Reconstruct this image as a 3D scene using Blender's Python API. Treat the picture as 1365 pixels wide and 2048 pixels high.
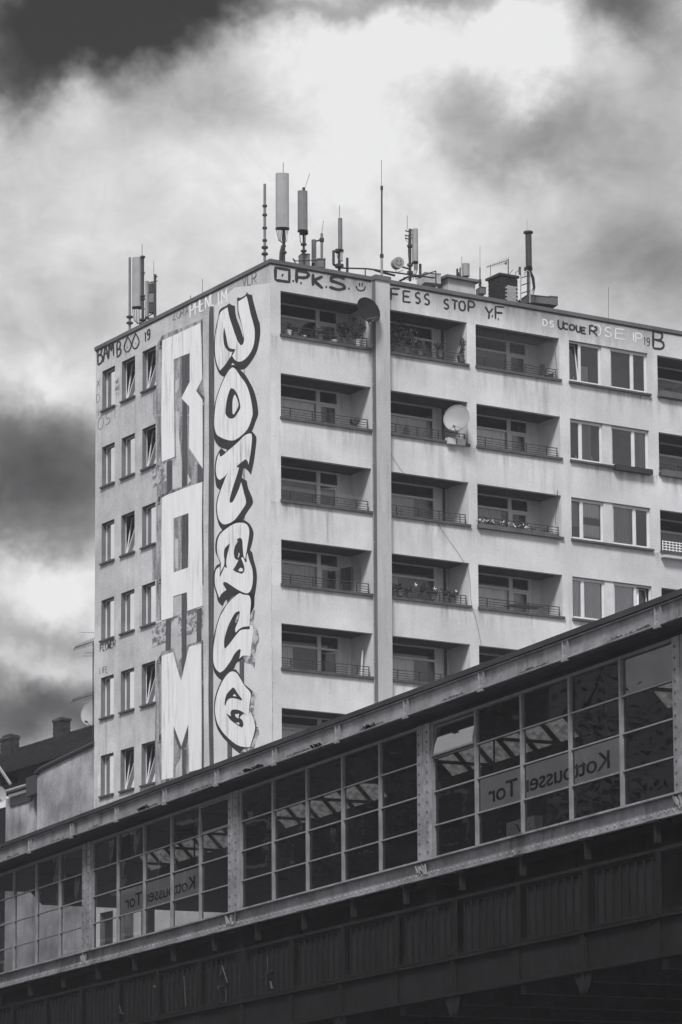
import bpy, math, random
from mathutils import Vector, Matrix
from mathutils.geometry import tessellate_polygon
random.seed(7)
SC = bpy.context.scene
for o in list(bpy.data.objects): bpy.data.objects.remove(o)
COL = SC.collection

# ------------------------------------------------------------------ camera
F, CY, PITCH, ROLL = 6864.2246, 1648.6789, 0.1351, 0.0053
CAMZ = 1.6
cam = bpy.data.cameras.new('camera'); camo = bpy.data.objects.new('camera', cam); COL.objects.link(camo)
SC.camera = camo
cam.sensor_fit = 'VERTICAL'; cam.sensor_height = 36.0; cam.sensor_width = 36.0*1365/2048
cam.lens = 36.0*F/2048
cam.shift_x = 0.0; cam.shift_y = (CY-1024)/2048.0
cam.clip_start = 1.0; cam.clip_end = 6000
c, s = math.cos(PITCH), math.sin(PITCH)
fwd = Vector((0, c, s)); up0 = Vector((0, -s, c)); rt0 = Vector((1, 0, 0))
cr, sr = math.cos(ROLL), math.sin(ROLL)
camo.matrix_world = Matrix((
    (rt0[0]*cr-up0[0]*sr, rt0[0]*sr+up0[0]*cr, -fwd[0], 0),
    (rt0[1]*cr-up0[1]*sr, rt0[1]*sr+up0[1]*cr, -fwd[1], 0),
    (rt0[2]*cr-up0[2]*sr, rt0[2]*sr+up0[2]*cr, -fwd[2], CAMZ),
    (0, 0, 0, 1)))
SC.render.resolution_x = 682; SC.render.resolution_y = 1024

def ray(px, py):
    xr, yr = px-682.5, CY-py
    x = (xr*cr+yr*sr)/F; y = (-xr*sr+yr*cr)/F
    return Vector((x, c-y*s, s+y*c))

# ------------------------------------------------------------------ sky
SUN_EL, SUN_AZ = math.radians(50), math.radians(192)      # azimuth clockwise from +Y
world = bpy.data.worlds.new('World'); SC.world = world; world.use_nodes = True
nt = world.node_tree; N = nt.nodes; Lk = nt.links; N.clear()
def nd(t, **kw):
    n = N.new(t)
    for k, v in kw.items(): setattr(n, k, v)
    return n
def M(op, a, b=None, cc=None):
    n = nd('ShaderNodeMath', operation=op)
    for i, v in enumerate((a, b, cc)):
        if v is None: continue
        if isinstance(v, (int, float)): n.inputs[i].default_value = v
        else: Lk.new(v, n.inputs[i])
    return n.outputs[0]
tc = nd('ShaderNodeTexCoord')
def noise(vec, scale, detail, rough, dist=0.0, off=(0, 0, 0), sc=(1, 1, 1)):
    mp = nd('ShaderNodeMapping'); mp.inputs['Location'].default_value = off; mp.inputs['Scale'].default_value = sc
    Lk.new(vec, mp.inputs[0])
    n = nd('ShaderNodeTexNoise'); n.inputs['Scale'].default_value = scale; n.inputs['Detail'].default_value = detail
    n.inputs['Roughness'].default_value = rough; n.inputs['Distortion'].default_value = dist
    Lk.new(mp.outputs[0], n.inputs['Vector']); return n
DIR = tc.outputs['Generated']
w1 = noise(DIR, 14, 5, .6); w2 = noise(DIR, 60, 4, .65, off=(3, 1, 2))
vm = nd('ShaderNodeVectorMath', operation='MULTIPLY_ADD'); Lk.new(w1.outputs['Color'], vm.inputs[0]); vm.inputs[1].default_value = (.036,)*3; Lk.new(DIR, vm.inputs[2])
vm2 = nd('ShaderNodeVectorMath', operation='MULTIPLY_ADD'); Lk.new(w2.outputs['Color'], vm2.inputs[0]); vm2.inputs[1].default_value = (.018,)*3; Lk.new(vm.outputs[0], vm2.inputs[2])
vm3 = nd('ShaderNodeVectorMath', operation='SUBTRACT'); Lk.new(vm2.outputs[0], vm3.inputs[0]); vm3.inputs[1].default_value = (.027,)*3
sp = nd('ShaderNodeSeparateXYZ'); Lk.new(vm3.outputs[0], sp.inputs[0])
az = M('ARCTAN2', sp.outputs[0], sp.outputs[1]); el = M('ARCSINE', sp.outputs[2])
# cloud masses: where in the sky they hang (given by the azimuth and elevation of a point), spread, tone
CLOUDS = [(60, 55, 180, 100, -.60), (260, 10, 150, 70, -.52), (430, -10, 100, 48, -.45), (5, 190, 60, 50, -.30), (330, 90, 110, 36, -.16), (800, -8, 200, 22, -.24), (1235, 20, 90, 60, -.38),
          (1330, 90, 90, 60, -.10), (120, 210, 60, 45, .20), (600, 100, 90, 90, .12), (800, 110, 200, 80, .12), (1050, 110, 110, 80, .16), (440, 240, 100, 45, -.10),
          (905, 205, 60, 50, -.20), (985, 290, 110, 38, -.15), (1150, 320, 150, 50, -.16), (1130, 215, 60, 40, -.12), (1260, 150, 60, 60, .08), (1330, 530, 150, 90, -.26), (1320, 230, 90, 120, -.10), (850, 420, 200, 80, .07),
          (700, 300, 90, 60, .10), (60, 965, 200, 105, -.52), (40, 840, 110, 40, -.12), (90, 760, 130, 50, .16), (95, 640, 150, 50, -.05),
          (50, 1090, 60, 32, -.10), (75, 1170, 110, 45, .20), (90, 1265, 180, 24, -.16), (60, 1305, 130, 22, .12), (80, 1420, 230, 62, -.56),
          (130, 520, 100, 60, .05), (500, 380, 140, 60, .06), (1200, 430, 120, 60, -.02)]
tot = None
for (px, py, sx, sy, a) in CLOUDS:
    r = ray(px, py).normalized()
    a0, e0 = math.atan2(r.x, r.y), math.asin(r.z)
    dx = M('MULTIPLY', M('SUBTRACT', az, a0), F/sx); dy = M('MULTIPLY', M('SUBTRACT', el, e0), F/sy/0.96)
    g = M('EXPONENT', M('MULTIPLY', M('ADD', M('MULTIPLY', dx, dx), M('MULTIPLY', dy, dy)), -.5))
    tot = M('MULTIPLY', g, a) if tot is None else M('MULTIPLY_ADD', g, a, tot)
n_big = noise(DIR, 5, 5, .55, .3, off=(.3, .1, .7), sc=(1, 1, 1.5))
n_mid = noise(DIR, 26, 10, .60, .7, off=(2.1, .4, .2), sc=(1, 1, 1.25))
n_fin = noise(DIR, 75, 9, .62, .8, off=(.4, 4.4, .2), sc=(1, 1, 1.3))
v = M('ADD', tot, .80)
v = M('MULTIPLY_ADD', M('SUBTRACT', n_big.outputs[0], .5), .16, v)
v = M('MULTIPLY_ADD', M('SUBTRACT', n_mid.outputs[0], .5), .27, v)
v = M('MULTIPLY_ADD', M('SUBTRACT', n_fin.outputs[0], .5), .15, v)
v = M('MINIMUM', M('MAXIMUM', v, .15), .905)
lin = M('POWER', v, 2.25)
sky = nd('ShaderNodeTexSky', sky_type='NISHITA', sun_disc=False, sun_elevation=SUN_EL, sun_rotation=SUN_AZ)
bw = nd('ShaderNodeRGBToBW'); Lk.new(sky.outputs[0], bw.inputs[0])
nis = M('MINIMUM', M('MULTIPLY', bw.outputs[0], .03), .25)
SKY_GAIN = 4.0
tone = M('ADD', M('MULTIPLY', lin, SKY_GAIN), nis)
comb = nd('ShaderNodeCombineColor')
Lk.new(tone, comb.inputs[0]); Lk.new(tone, comb.inputs[1]); Lk.new(M('MULTIPLY', tone, 1.01), comb.inputs[2])
bg = nd('ShaderNodeBackground'); bg.inputs['Strength'].default_value = .1
Lk.new(comb.outputs[0], bg.inputs['Color'])
wo = nd('ShaderNodeOutputWorld'); Lk.new(bg.outputs[0], wo.inputs[0])

sun = bpy.data.lights.new('sun', 'SUN'); sun.energy = 1.5; sun.angle = math.radians(14); sun.color = (1, .99, .975)
suno = bpy.data.objects.new('sun', sun); COL.objects.link(suno)
sd = Vector((math.sin(SUN_AZ)*math.cos(SUN_EL), math.cos(SUN_AZ)*math.cos(SUN_EL), math.sin(SUN_EL)))
suno.rotation_euler = sd.to_track_quat('Z', 'Y').to_euler()
vs = SC.view_settings; vs.view_transform = 'Standard'; vs.look = 'None'; vs.gamma = 1; vs.use_curve_mapping = False; vs.exposure = 1.35
SC.render.engine = 'CYCLES'
SC.cycles.max_bounces = 6; SC.cycles.transparent_max_bounces = 12

# ------------------------------------------------------------------ materials
def grey(v, t=0.0):
    return (v*(1-.012+t), v*(1-.012+t*.5), v*(1.03-t), 1)
MATS = {}
def mat(name, v, rough=.85, spec=.3, metal=0.0, v2=None, scale=3.0, stretch=(1, 1, 1), detail=5, lo=.35, hi=.65,
        fine=0.0, fscale=18.0, bump=0.0, bscale=20.0, streak=0.0, sscale=2.2, zdirt=None, sills=None):
    """procedural material: base grey v blended to v2 by noise, fine grain, vertical streaks, bump"""
    if name in MATS: return MATS[name]
    m = bpy.data.materials.new(name); m.use_nodes = True; t = m.node_tree; n = t.nodes; l = t.links
    b = n['Principled BSDF']; b.inputs['Roughness'].default_value = rough; b.inputs['Metallic'].default_value = metal
    b.inputs['Specular IOR Level'].default_value = spec
    tcn = n.new('ShaderNodeTexCoord')
    def nz(sc, st, de, ro=.6, off=(0, 0, 0)):
        mp = n.new('ShaderNodeMapping'); mp.inputs['Scale'].default_value = st; mp.inputs['Location'].default_value = off
        l.new(tcn.outputs['Object'], mp.inputs[0]); q = n.new('ShaderNodeTexNoise')
        q.inputs['Scale'].default_value = sc; q.inputs['Detail'].default_value = de; q.inputs['Roughness'].default_value = ro
        l.new(mp.outputs[0], q.inputs['Vector']); return q.outputs[0]
    def mr(x, a, bb, c0, c1, cl=True):
        q = n.new('ShaderNodeMapRange'); q.clamp = cl
        for i, vv in enumerate((a, bb, c0, c1)): q.inputs[i+1].default_value = vv
        l.new(x, q.inputs[0]); return q.outputs[0]
    def mt(op, a, bb):
        q = n.new('ShaderNodeMath'); q.operation = op
        for i, vv in enumerate((a, bb)):
            if isinstance(vv, (int, float)): q.inputs[i].default_value = vv
            else: l.new(vv, q.inputs[i])
        return q.outputs[0]
    val = mr(nz(scale, stretch, detail), lo, hi, v, v if v2 is None else v2)
    if fine: val = mt('MULTIPLY', val, mr(nz(fscale, (1, 1, 1), 3, .7, (5, 3, 1)), .25, .75, 1-fine, 1+fine, False))
    if streak:
        a = mr(nz(sscale, (1, 1, .09), 4, .6, (9, 2, 4)), .5, .72, 0, 1); bq = mr(nz(.35, (1, 1, .8), 3, .5, (1, 7, 4)), .42, .62, 0, 1)
        val = mt('MULTIPLY', val, mt('SUBTRACT', 1.0, mt('MULTIPLY', mt('MULTIPLY', a, bq), streak)))
    if zdirt:   # grime band: (z0, z1, strength), ragged downwards
        sx = n.new('ShaderNodeSeparateXYZ'); l.new(tcn.outputs['Object'], sx.inputs[0])
        z = mt('ADD', sx.outputs[2], mt('MULTIPLY', mt('SUBTRACT', nz(3.0, (1, 1, .25), 4), .5), 1.6))
        g = mr(z, zdirt[0], zdirt[1], 0, 1); g = mt('MULTIPLY', g, mr(nz(.25, (1, 1, 1), 2, .5, (4, 4, 4)), .35, .6, .2, 1))
        val = mt('MULTIPLY', val, mt('SUBTRACT', 1.0, mt('MULTIPLY', g, zdirt[2])))
    if sills:   # rain streaks hanging below the rows of sills: (z of the top sill, storey, length, strength)
        sx = n.new('ShaderNodeSeparateXYZ'); l.new(tcn.outputs['Object'], sx.inputs[0])
        d = mt('MODULO', mt('SUBTRACT', sills[0]+sills[1]*20, sx.outputs[2]), sills[1])
        g = mr(d, 0.0, sills[2], 1, 0); g = mt('MULTIPLY', g, g)
        st_ = mt('MULTIPLY', mr(nz(5.5, (1, 1, .10), 4, .65, (3, 3, 3)), .42, .68, 0, 1), mr(nz(.45, (1, 1, .7), 3, .6, (8, 8, 1)), .40, .58, .15, 1))
        val = mt('MULTIPLY', val, mt('SUBTRACT', 1.0, mt('MULTIPLY', mt('MULTIPLY', g, st_), sills[3])))
        blot = mr(nz(.22, (1, 1, 1.3), 7, .6, (2, 9, 4)), .36, .66, .80, 1.07, False); val = mt('MULTIPLY', val, blot)
    cc = n.new('ShaderNodeCombineColor')
    l.new(mt('MULTIPLY', val, .99), cc.inputs[0]); l.new(mt('MULTIPLY', val, .99), cc.inputs[1]); l.new(mt('MULTIPLY', val, 1.02 if v > .2 else 1.06), cc.inputs[2])
    l.new(cc.outputs[0], b.inputs['Base Color'])
    if bump:
        bn = n.new('ShaderNodeBump'); bn.inputs['Strength'].default_value = bump; bn.inputs['Distance'].default_value = .02
        l.new(nz(bscale, (1, 1, 1), 4, .65, (2, 2, 2)), bn.inputs['Height']); l.new(bn.outputs[0], b.inputs['Normal'])
    MATS[name] = m; return m
def glass(name, tint=.8, ior=1.75, rough=.01, wave=.0, film=.03):
    m = bpy.data.materials.new(name); m.use_nodes = True; t = m.node_tree; n = t.nodes; l = t.links; n.clear()
    tr = n.new('ShaderNodeBsdfTransparent'); tr.inputs[0].default_value = (tint, tint, tint*1.01, 1)
    gl = n.new('ShaderNodeBsdfGlossy'); gl.inputs['Roughness'].default_value = rough; gl.inputs[0].default_value = (.95, .95, .96, 1)
    fr = n.new('ShaderNodeFresnel'); fr.inputs[0].default_value = ior
    if wave:
        tcn = n.new('ShaderNodeTexCoord'); q = n.new('ShaderNodeTexNoise'); q.inputs['Scale'].default_value = .9; q.inputs['Detail'].default_value = 2
        l.new(tcn.outputs['Object'], q.inputs['Vector']); bn = n.new('ShaderNodeBump'); bn.inputs['Strength'].default_value = wave; bn.inputs['Distance'].default_value = .05
        l.new(q.outputs[0], bn.inputs['Height']); l.new(bn.outputs[0], gl.inputs['Normal'])
    mx = n.new('ShaderNodeMixShader'); l.new(fr.outputs[0], mx.inputs[0]); l.new(tr.outputs[0], mx.inputs[1]); l.new(gl.outputs[0], mx.inputs[2])
    df = n.new('ShaderNodeBsdfDiffuse'); df.inputs[0].default_value = grey(.35)
    mx2 = n.new('ShaderNodeMixShader'); mx2.inputs[0].default_value = film; l.new(mx.outputs[0], mx2.inputs[1]); l.new(df.outputs[0], mx2.inputs[2])
    o = n.new('ShaderNodeOutputMaterial'); l.new(mx2.outputs[0], o.inputs[0]); return m

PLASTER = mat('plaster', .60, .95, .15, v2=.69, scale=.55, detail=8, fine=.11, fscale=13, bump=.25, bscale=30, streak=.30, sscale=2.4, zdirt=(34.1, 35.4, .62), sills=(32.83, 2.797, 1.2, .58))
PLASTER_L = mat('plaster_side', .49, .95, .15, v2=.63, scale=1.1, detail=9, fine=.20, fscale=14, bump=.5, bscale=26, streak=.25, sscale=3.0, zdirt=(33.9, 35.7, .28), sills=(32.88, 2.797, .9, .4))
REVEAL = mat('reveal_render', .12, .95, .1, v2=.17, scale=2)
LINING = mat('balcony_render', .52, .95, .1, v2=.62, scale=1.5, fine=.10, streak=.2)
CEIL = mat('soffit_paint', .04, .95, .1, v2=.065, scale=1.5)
CONC = mat('concrete', .40, .95, .15, v2=.52, scale=.8, stretch=(1, 1, .25), fine=.14, bump=.3, streak=.35, sscale=5)
CONC_D = mat('concrete_dark', .11, .95, .15, v2=.17, scale=1.2, stretch=(1, 1, .2), fine=.12, streak=.2)
COPING = mat('coping_metal', .085, .7, .3, v2=.13, scale=.8, fine=.1)
SILL = mat('sill_tile', .055, .7, .3, v2=.09, scale=3)
PVC = mat('white_frame', .62, .45, .4, v2=.70, scale=2)
PVC_G = mat('grey_frame', .55, .5, .4, v2=.62, scale=2)
RAIL = mat('railing_paint', .028, .7, .3, v2=.05, scale=5)
CURT = mat('curtain_cloth', .74, .95, .1, v2=.90, scale=5, stretch=(1, 1, .05), lo=.3, hi=.7)
CURT_D = mat('curtain_grey', .42, .95, .1, v2=.60, scale=5, stretch=(1, 1, .05), lo=.3, hi=.7)
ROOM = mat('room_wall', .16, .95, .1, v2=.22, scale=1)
W_PAINT = mat('white_wall_paint', .74, .9, .15, v2=.82, scale=1.2, stretch=(3, 3, .4), fine=.05, fscale=14, bump=.3, bscale=26, streak=.6, sscale=7.0)
B_PAINT = mat('black_wall_paint', .022, .8, .25, v2=.034, scale=6, fine=.2, fscale=9, bump=.3, bscale=26)
G_PAINT = mat('grey_roller_paint', .12, .9, .15, v2=.40, scale=1.6, stretch=(2.5, 2.5, .5), detail=8, lo=.36, hi=.60, fine=.35, fscale=10, bump=.3)
G2_PAINT = mat('hatched_roller_paint', .16, .9, .15, v2=.50, scale=2.2, stretch=(1.5, 1.5, 2.5), detail=8, lo=.44, hi=.56, fine=.3, fscale=12)
D_PAINT = mat('dark_roller_paint', .055, .85, .2, v2=.11, scale=3, stretch=(3, 3, .3), fine=.35, fscale=14, bump=.3)
S_PAINT = mat('faded_spray', .10, .9, .1, v2=.20, scale=4, fine=.2)
P_PAINT = mat('pale_spray', .84, .9, .1, v2=.88, scale=4)
STEEL = mat('grey_bridge_paint', .17, .6, .35, v2=.28, scale=1.8, detail=9, lo=.38, hi=.62, fine=.26, fscale=10, bump=.25, streak=.75, sscale=3)
STEEL_D = mat('shaded_bridge_steel', .008, .9, .1, v2=.016, scale=1.2, detail=6, fine=.2, fscale=8, streak=.3)  # lower steel: vignette and overhang shade are put into the colour
STEEL_M = mat('shaded_column_steel', .012, .9, .1, v2=.02, scale=1.5, fine=.15)  # columns, hangers, railing panels: the same darkening put into the colour
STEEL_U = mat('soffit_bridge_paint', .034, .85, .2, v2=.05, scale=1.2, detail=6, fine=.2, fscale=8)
ROOFING = mat('roofing_felt', .03, .85, .2, v2=.05, scale=1)
MUNT = mat('glazing_bar_paint', .17, .6, .3, v2=.23, scale=2.5, fine=.15, fscale=10)
GLASS = glass('window_glass', .88, 1.75)
GLASS_G = glass('gable_glass', .88, 1.2)
GLASS_H = glass('hall_glass', .68, 1.42, .012, .05, .012)
ANT = mat('antenna_grp', .26, .6, .3, v2=.32, scale=2)
ANT_M = mat('antenna_grey', .14, .6, .3, v2=.19, scale=3)
MAST = mat('mast_steel', .028, .7, .3, v2=.055, scale=4)
GALV = mat('galvanised_steel', .25, .5, .5, v2=.36, scale=3, metal=.3)
BLK = mat('black_plastic', .025, .6, .4)
TILE = mat('roof_tile', .012, .9, .1, v2=.035, scale=2, fine=.3, fscale=6)
BRICK = mat('dark_brick', .016, .9, .2, v2=.045, scale=5, fine=.3, fscale=10)
BRICK_P = mat('painted_brick', .30, .9, .2, v2=.46, scale=3, fine=.25, fscale=9)
OLDWALL = mat('weathered_render', .20, .95, .15, v2=.40, scale=.55, detail=9, lo=.38, hi=.6, fine=.2, fscale=12, bump=.3, streak=.5, sscale=3)
LEAF = mat('foliage', .03, .8, .2, v2=.06, scale=3)
POT = mat('plant_pot', .07, .8, .3, v2=.11, scale=3)
POT_W = mat('pale_pot', .45, .7, .3, v2=.52, scale=3)
PETAL = mat('white_petal', .75, .8, .2)
ASPHALT = mat('asphalt', .07, .95, .2, v2=.09, scale=.4, fine=.15)
BARK = mat('bark', .06, .95, .1, v2=.1, scale=2)
SIGN_P = mat('sign_panel', .85, .6, .3, v2=.9, scale=1.2)
SIGN_T = mat('sign_lettering', .02, .7, .2)

# ------------------------------------------------------------------ mesh helpers
def tag(o, label=None, cat=None, group=None, kind=None):
    if label: o['label'] = label
    if cat: o['category'] = cat
    if group: o['group'] = group
    if kind: o['kind'] = kind
    return o
def empty(name, loc=(0, 0, 0), rz=0.0, label=None, cat=None, group=None):
    o = bpy.data.objects.new(name, None); COL.objects.link(o); o.location = loc; o.rotation_euler = (0, 0, rz)
    return tag(o, label, cat, group)
class MB:
    def __init__(s): s.v = []; s.f = []; s.m = []; s.cm = 0
    def quad(s, a, b, c_, d): i = len(s.v); s.v += [a, b, c_, d]; s.f.append((i, i+1, i+2, i+3)); s.m.append(s.cm); return s
    def box(s, x0, x1, y0, y1, z0, z1):
        i = len(s.v)
        s.v += [(x0, y0, z0), (x1, y0, z0), (x1, y1, z0), (x0, y1, z0), (x0, y0, z1), (x1, y0, z1), (x1, y1, z1), (x0, y1, z1)]
        for f in ((3, 2, 1, 0), (4, 5, 6, 7), (0, 1, 5, 4), (1, 2, 6, 5), (2, 3, 7, 6), (3, 0, 4, 7)):
            s.f.append(tuple(i+k for k in f)); s.m.append(s.cm)
        return s
    def bar(s, p, q, w, h=None, upv=(0, 0, 1)):
        h = h or w; p, q = Vector(p), Vector(q); d = (q-p).normalized(); u = Vector(upv)
        if abs(d.dot(u)) > .98: u = Vector((0, 1, 0))
        a = d.cross(u).normalized(); b = a.cross(d).normalized(); i = len(s.v)
        for e in (p, q):
            for (sa, sb) in ((-1, -1), (1, -1), (1, 1), (-1, 1)): s.v.append(tuple(e+a*sa*w/2+b*sb*h/2))
        for f in ((3, 2, 1, 0), (4, 5, 6, 7), (0, 1, 5, 4), (1, 2, 6, 5), (2, 3, 7, 6), (3, 0, 4, 7)):
            s.f.append(tuple(i+k for k in f)); s.m.append(s.cm)
        return s
    def tube(s, pts, r, n=8, r2=None, cap=True):
        pts = [Vector(p) for p in pts]; i0 = len(s.v); L = len(pts)
        for k, p in enumerate(pts):
            d = (pts[min(k+1, L-1)]-pts[max(k-1, 0)]).normalized()
            u = Vector((0, 0, 1)) if abs(d.z) < .95 else Vector((1, 0, 0))
            a = d.cross(u).normalized(); b = a.cross(d).normalized()
            rr = r if r2 is None else r+(r2-r)*k/(L-1)
            for j in range(n):
                t = 2*math.pi*j/n; s.v.append(tuple(p+a*math.cos(t)*rr+b*math.sin(t)*rr))
        for k in range(L-1):
            for j in range(n):
                s.f.append((i0+k*n+j, i0+k*n+(j+1) % n, i0+(k+1)*n+(j+1) % n, i0+(k+1)*n+j)); s.m.append(s.cm)
        if cap:
            s.f.append(tuple(i0+j for j in reversed(range(n)))); s.m.append(s.cm)
            s.f.append(tuple(i0+(L-1)*n+j for j in range(n))); s.m.append(s.cm)
        return s
    def tris(s, loops, mapper):
        """loops: list of 2-D loops (outer, holes); mapper(u,v)->3-D"""
        vs_ = [[Vector((p[0], p[1], 0)) for p in lp] for lp in loops]
        t = tessellate_polygon(vs_); flat = [p for lp in loops for p in lp]; i = len(s.v)
        s.v += [tuple(mapper(*p)) for p in flat]
        for a in t: s.f.append((i+a[0], i+a[1], i+a[2])); s.m.append(s.cm)
        return s
    def dome(s, cpt, nrm, r, n=6):   # rivet head
        cpt = Vector(cpt); nrm = Vector(nrm).normalized(); u = Vector((0, 0, 1)) if abs(nrm.z) < .9 else Vector((1, 0, 0))
        a = nrm.cross(u).normalized(); b = a.cross(nrm); i = len(s.v)
        for (rr, hh) in ((1, 0), (.7, .5)):
            for j in range(n):
                t = 2*math.pi*j/n; s.v.append(tuple(cpt+(a*math.cos(t)+b*math.sin(t))*r*rr+nrm*r*hh))
        for j in range(n): s.f.append((i+j, i+(j+1) % n, i+n+(j+1) % n, i+n+j)); s.m.append(s.cm)
        s.f.append(tuple(i+n+j for j in range(n))); s.m.append(s.cm)
        return s
    def mesh(s, name, mats):
        me = bpy.data.meshes.new(name); me.from_pydata([tuple(p) for p in s.v], [], s.f)
        if not isinstance(mats, (list, tuple)): mats = [mats]
        for m in mats: me.materials.append(m)
        if len(mats) > 1: me.polygons.foreach_set('material_index', s.m)
        me.update(); return me
    def build(s, name, mats, parent=None, smooth=False, **kw):
        me = s.mesh(name, mats)
        if smooth:
            me.polygons.foreach_set('use_smooth', [True]*len(me.polygons))
        return put(name, me, parent, **kw)
def put(name, me, parent=None, loc=None, **kw):
    o = bpy.data.objects.new(name, me); COL.objects.link(o); o.parent = parent
    if loc: o.location = loc
    return tag(o, **kw)
def smooth_loop(pts, n=4, closed=True, corner=55):
    """Catmull-Rom through the points; keeps sharp corners sharp"""
    out = []; L = len(pts)
    def g(i): return pts[i % L] if closed else pts[max(0, min(L-1, i))]
    def sharp(i):
        a, b, d = g(i-1), g(i), g(i+1)
        v1 = (b[0]-a[0], b[1]-a[1]); v2 = (d[0]-b[0], d[1]-b[1]); l1 = math.hypot(*v1); l2 = math.hypot(*v2)
        if l1 < 1e-6 or l2 < 1e-6: return True
        return (v1[0]*v2[0]+v1[1]*v2[1])/(l1*l2) < math.cos(math.radians(corner))
    rng = L if closed else L-1
    for i in range(rng):
        p0, p1, p2, p3 = g(i-1), g(i), g(i+1), g(i+2)
        if sharp(i): p0 = p1
        if sharp(i+1): p3 = p2
        for k in range(n):
            t = k/n
            out.append(tuple(.5*((2*p1[q])+(-p0[q]+p2[q])*t+(2*p0[q]-5*p1[q]+4*p2[q]-p3[q])*t*t+(-p0[q]+3*p1[q]-3*p2[q]+p3[q])*t**3) for q in (0, 1)))
    if not closed: out.append(pts[-1])
    return out

# ------------------------------------------------------------------ frames of the places
AL = 0.5523; KS = 2.8/2.5478
BX, BY, H = -2.0356*KS, 100*KS, 30.7616*KS+1.6
MBW = Matrix.Translation((BX, BY, 0)) @ Matrix.Rotation(AL, 4, 'Z'); MBI = MBW.inverted()
TA = math.atan(.449407)
S0 = (1.61*.75, 83.28*.75); SROT = -(math.pi/2-TA)
MSW = Matrix.Translation((S0[0], S0[1], 0)) @ Matrix.Rotation(SROT, 4, 'Z'); MSI = MSW.inverted()
def hit(inv, px, py, axis, val):
    o = inv @ Vector((0, 0, CAMZ)); d = inv.to_3x3() @ ray(px, py); t = (val-o[axis])/d[axis]; return o+d*t
def bR(px, py, y=0.0): return hit(MBI, px, py, 1, y)     # onto the long front
def bL(px, py, x=0.0): return hit(MBI, px, py, 0, x)     # onto the gable
def sP(px, py, y=0.0): return hit(MSI, px, py, 1, y)     # onto a plane along the station
def BW(x, y, z): return MBW @ Vector((x, y, z))
def SW(x, y, z): return MSW @ Vector((x, y, z))

# ------------------------------------------------------------------ ground
g = MB(); g.quad((-3000, -3000, 0), (3000, -3000, 0), (3000, 3000, 0), (-3000, 3000, 0))
g.build('ground', ASPHALT, kind='structure')
g = MB()
for (x0, x1, y0, y1) in ((-6, 30, -6, -1.2),):
    g.box(x0, x1, y0, y1, 0.004, .13)
pv = g.build('pavement', mat('paving', .22, .9, .2, v2=.28, scale=2, fine=.15), kind='structure')
pv.matrix_world = MBW

# ================================================================== apartment block
block = empty('apartment_block', (BX, BY, 0), AL, 'tall white rendered apartment block with graffiti lettering down its windowed gable and recessed balconies', 'apartment block')
LY = 12.43; RX = 24.0
TOPS = [34.39-2.797*k for k in range(8)]; SILLS = [32.91-2.797*k for k in range(8)]
BALC = [(.385, 3.89, 'A'), (4.52, 7.785, 'B'), (8.145, 11.635, 'A'), (15.885, 19.3, 'B')]
WINS = [(12.06, 13.47), (13.855, 15.465)]
GWIN = [(10.955, 11.925), (9.435, 10.43), (7.90, 8.885)]
WTOP = H-.13
def wall_sheet(us, zs, hole, mapper, depth):
    m = MB()
    for i in range(len(us)-1):
        for j in range(len(zs)-1):
            if hole(us[i], us[i+1], zs[j], zs[j+1]):
                m.cm = 1
                for (a, b, c_, d) in (((us[i], zs[j]), (us[i+1], zs[j]), 0, 0), ((us[i], zs[j+1]), (us[i+1], zs[j+1]), 0, 0), ((us[i], zs[j]), (us[i], zs[j+1]), 0, 0), ((us[i+1], zs[j]), (us[i+1], zs[j+1]), 0, 0)):
                    m.quad(mapper(*a, 0), mapper(*b, 0), mapper(*b, depth), mapper(*a, depth))
                m.cm = 0
            else: m.quad(mapper(us[i], zs[j], 0), mapper(us[i+1], zs[j], 0), mapper(us[i+1], zs[j+1], 0), mapper(us[i], zs[j+1], 0))
    return m
zsR = sorted(set([0, WTOP]+TOPS+SILLS))
opens = [(a, b) for a, b, _ in BALC]+[(WINS[0][0], WINS[1][1])]
usR = sorted(set([0, RX]+[q for ab in opens for q in ab]))
rows = list(zip(SILLS, TOPS))
holeR = lambda a, b, z0, z1: any(abs(a-o[0]) < 1e-6 and abs(b-o[1]) < 1e-6 for o in opens) and any(abs(z0-r[0]) < 1e-6 and abs(z1-r[1]) < 1e-6 for r in rows)
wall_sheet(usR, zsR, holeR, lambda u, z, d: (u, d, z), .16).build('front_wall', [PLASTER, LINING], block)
usL = sorted(set([0, LY]+[q for ab in GWIN for q in ab]))
holeL = lambda a, b, z0, z1: any(abs(a-o[0]) < 1e-6 and abs(b-o[1]) < 1e-6 for o in GWIN) and any(abs(z0-r[0]) < 1e-6 and abs(z1-r[1]) < 1e-6 for r in rows)
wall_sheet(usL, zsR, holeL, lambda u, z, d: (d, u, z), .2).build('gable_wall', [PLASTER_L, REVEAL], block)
m = MB(); m.quad((0, LY, 0), (RX, LY, 0), (RX, LY, WTOP), (0, LY, WTOP)); m.quad((RX, 0, 0), (RX, LY, 0), (RX, LY, WTOP), (RX, 0, WTOP)); m.build('rear_wall', PLASTER_L, block)
m = MB(); m.box(.05, RX-.05, .05, LY-.05, WTOP-.45, WTOP-.30); m.build('roof', ROOFING, block)
# coping in sheets with joints
m = MB(); x = -.045
while x < RX: m.box(x, min(x+2.4, RX+.045)-.008, -.05, .32, WTOP, H); x += 2.4
m.build('coping', COPING, block)
m = MB(); y = .33
while y < LY: m.box(-.045, .32, y, min(y+2.4, LY+.045)-.008, WTOP, H); y += 2.4
m.build('coping', COPING, block)
m = MB(); m.box(-.018, RX, -.018, -.0, WTOP-.045, WTOP-.002); m.box(-.018, 0, 0, LY, WTOP-.045, WTOP-.002); m.build('coping_drip', BLK, block)
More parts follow.
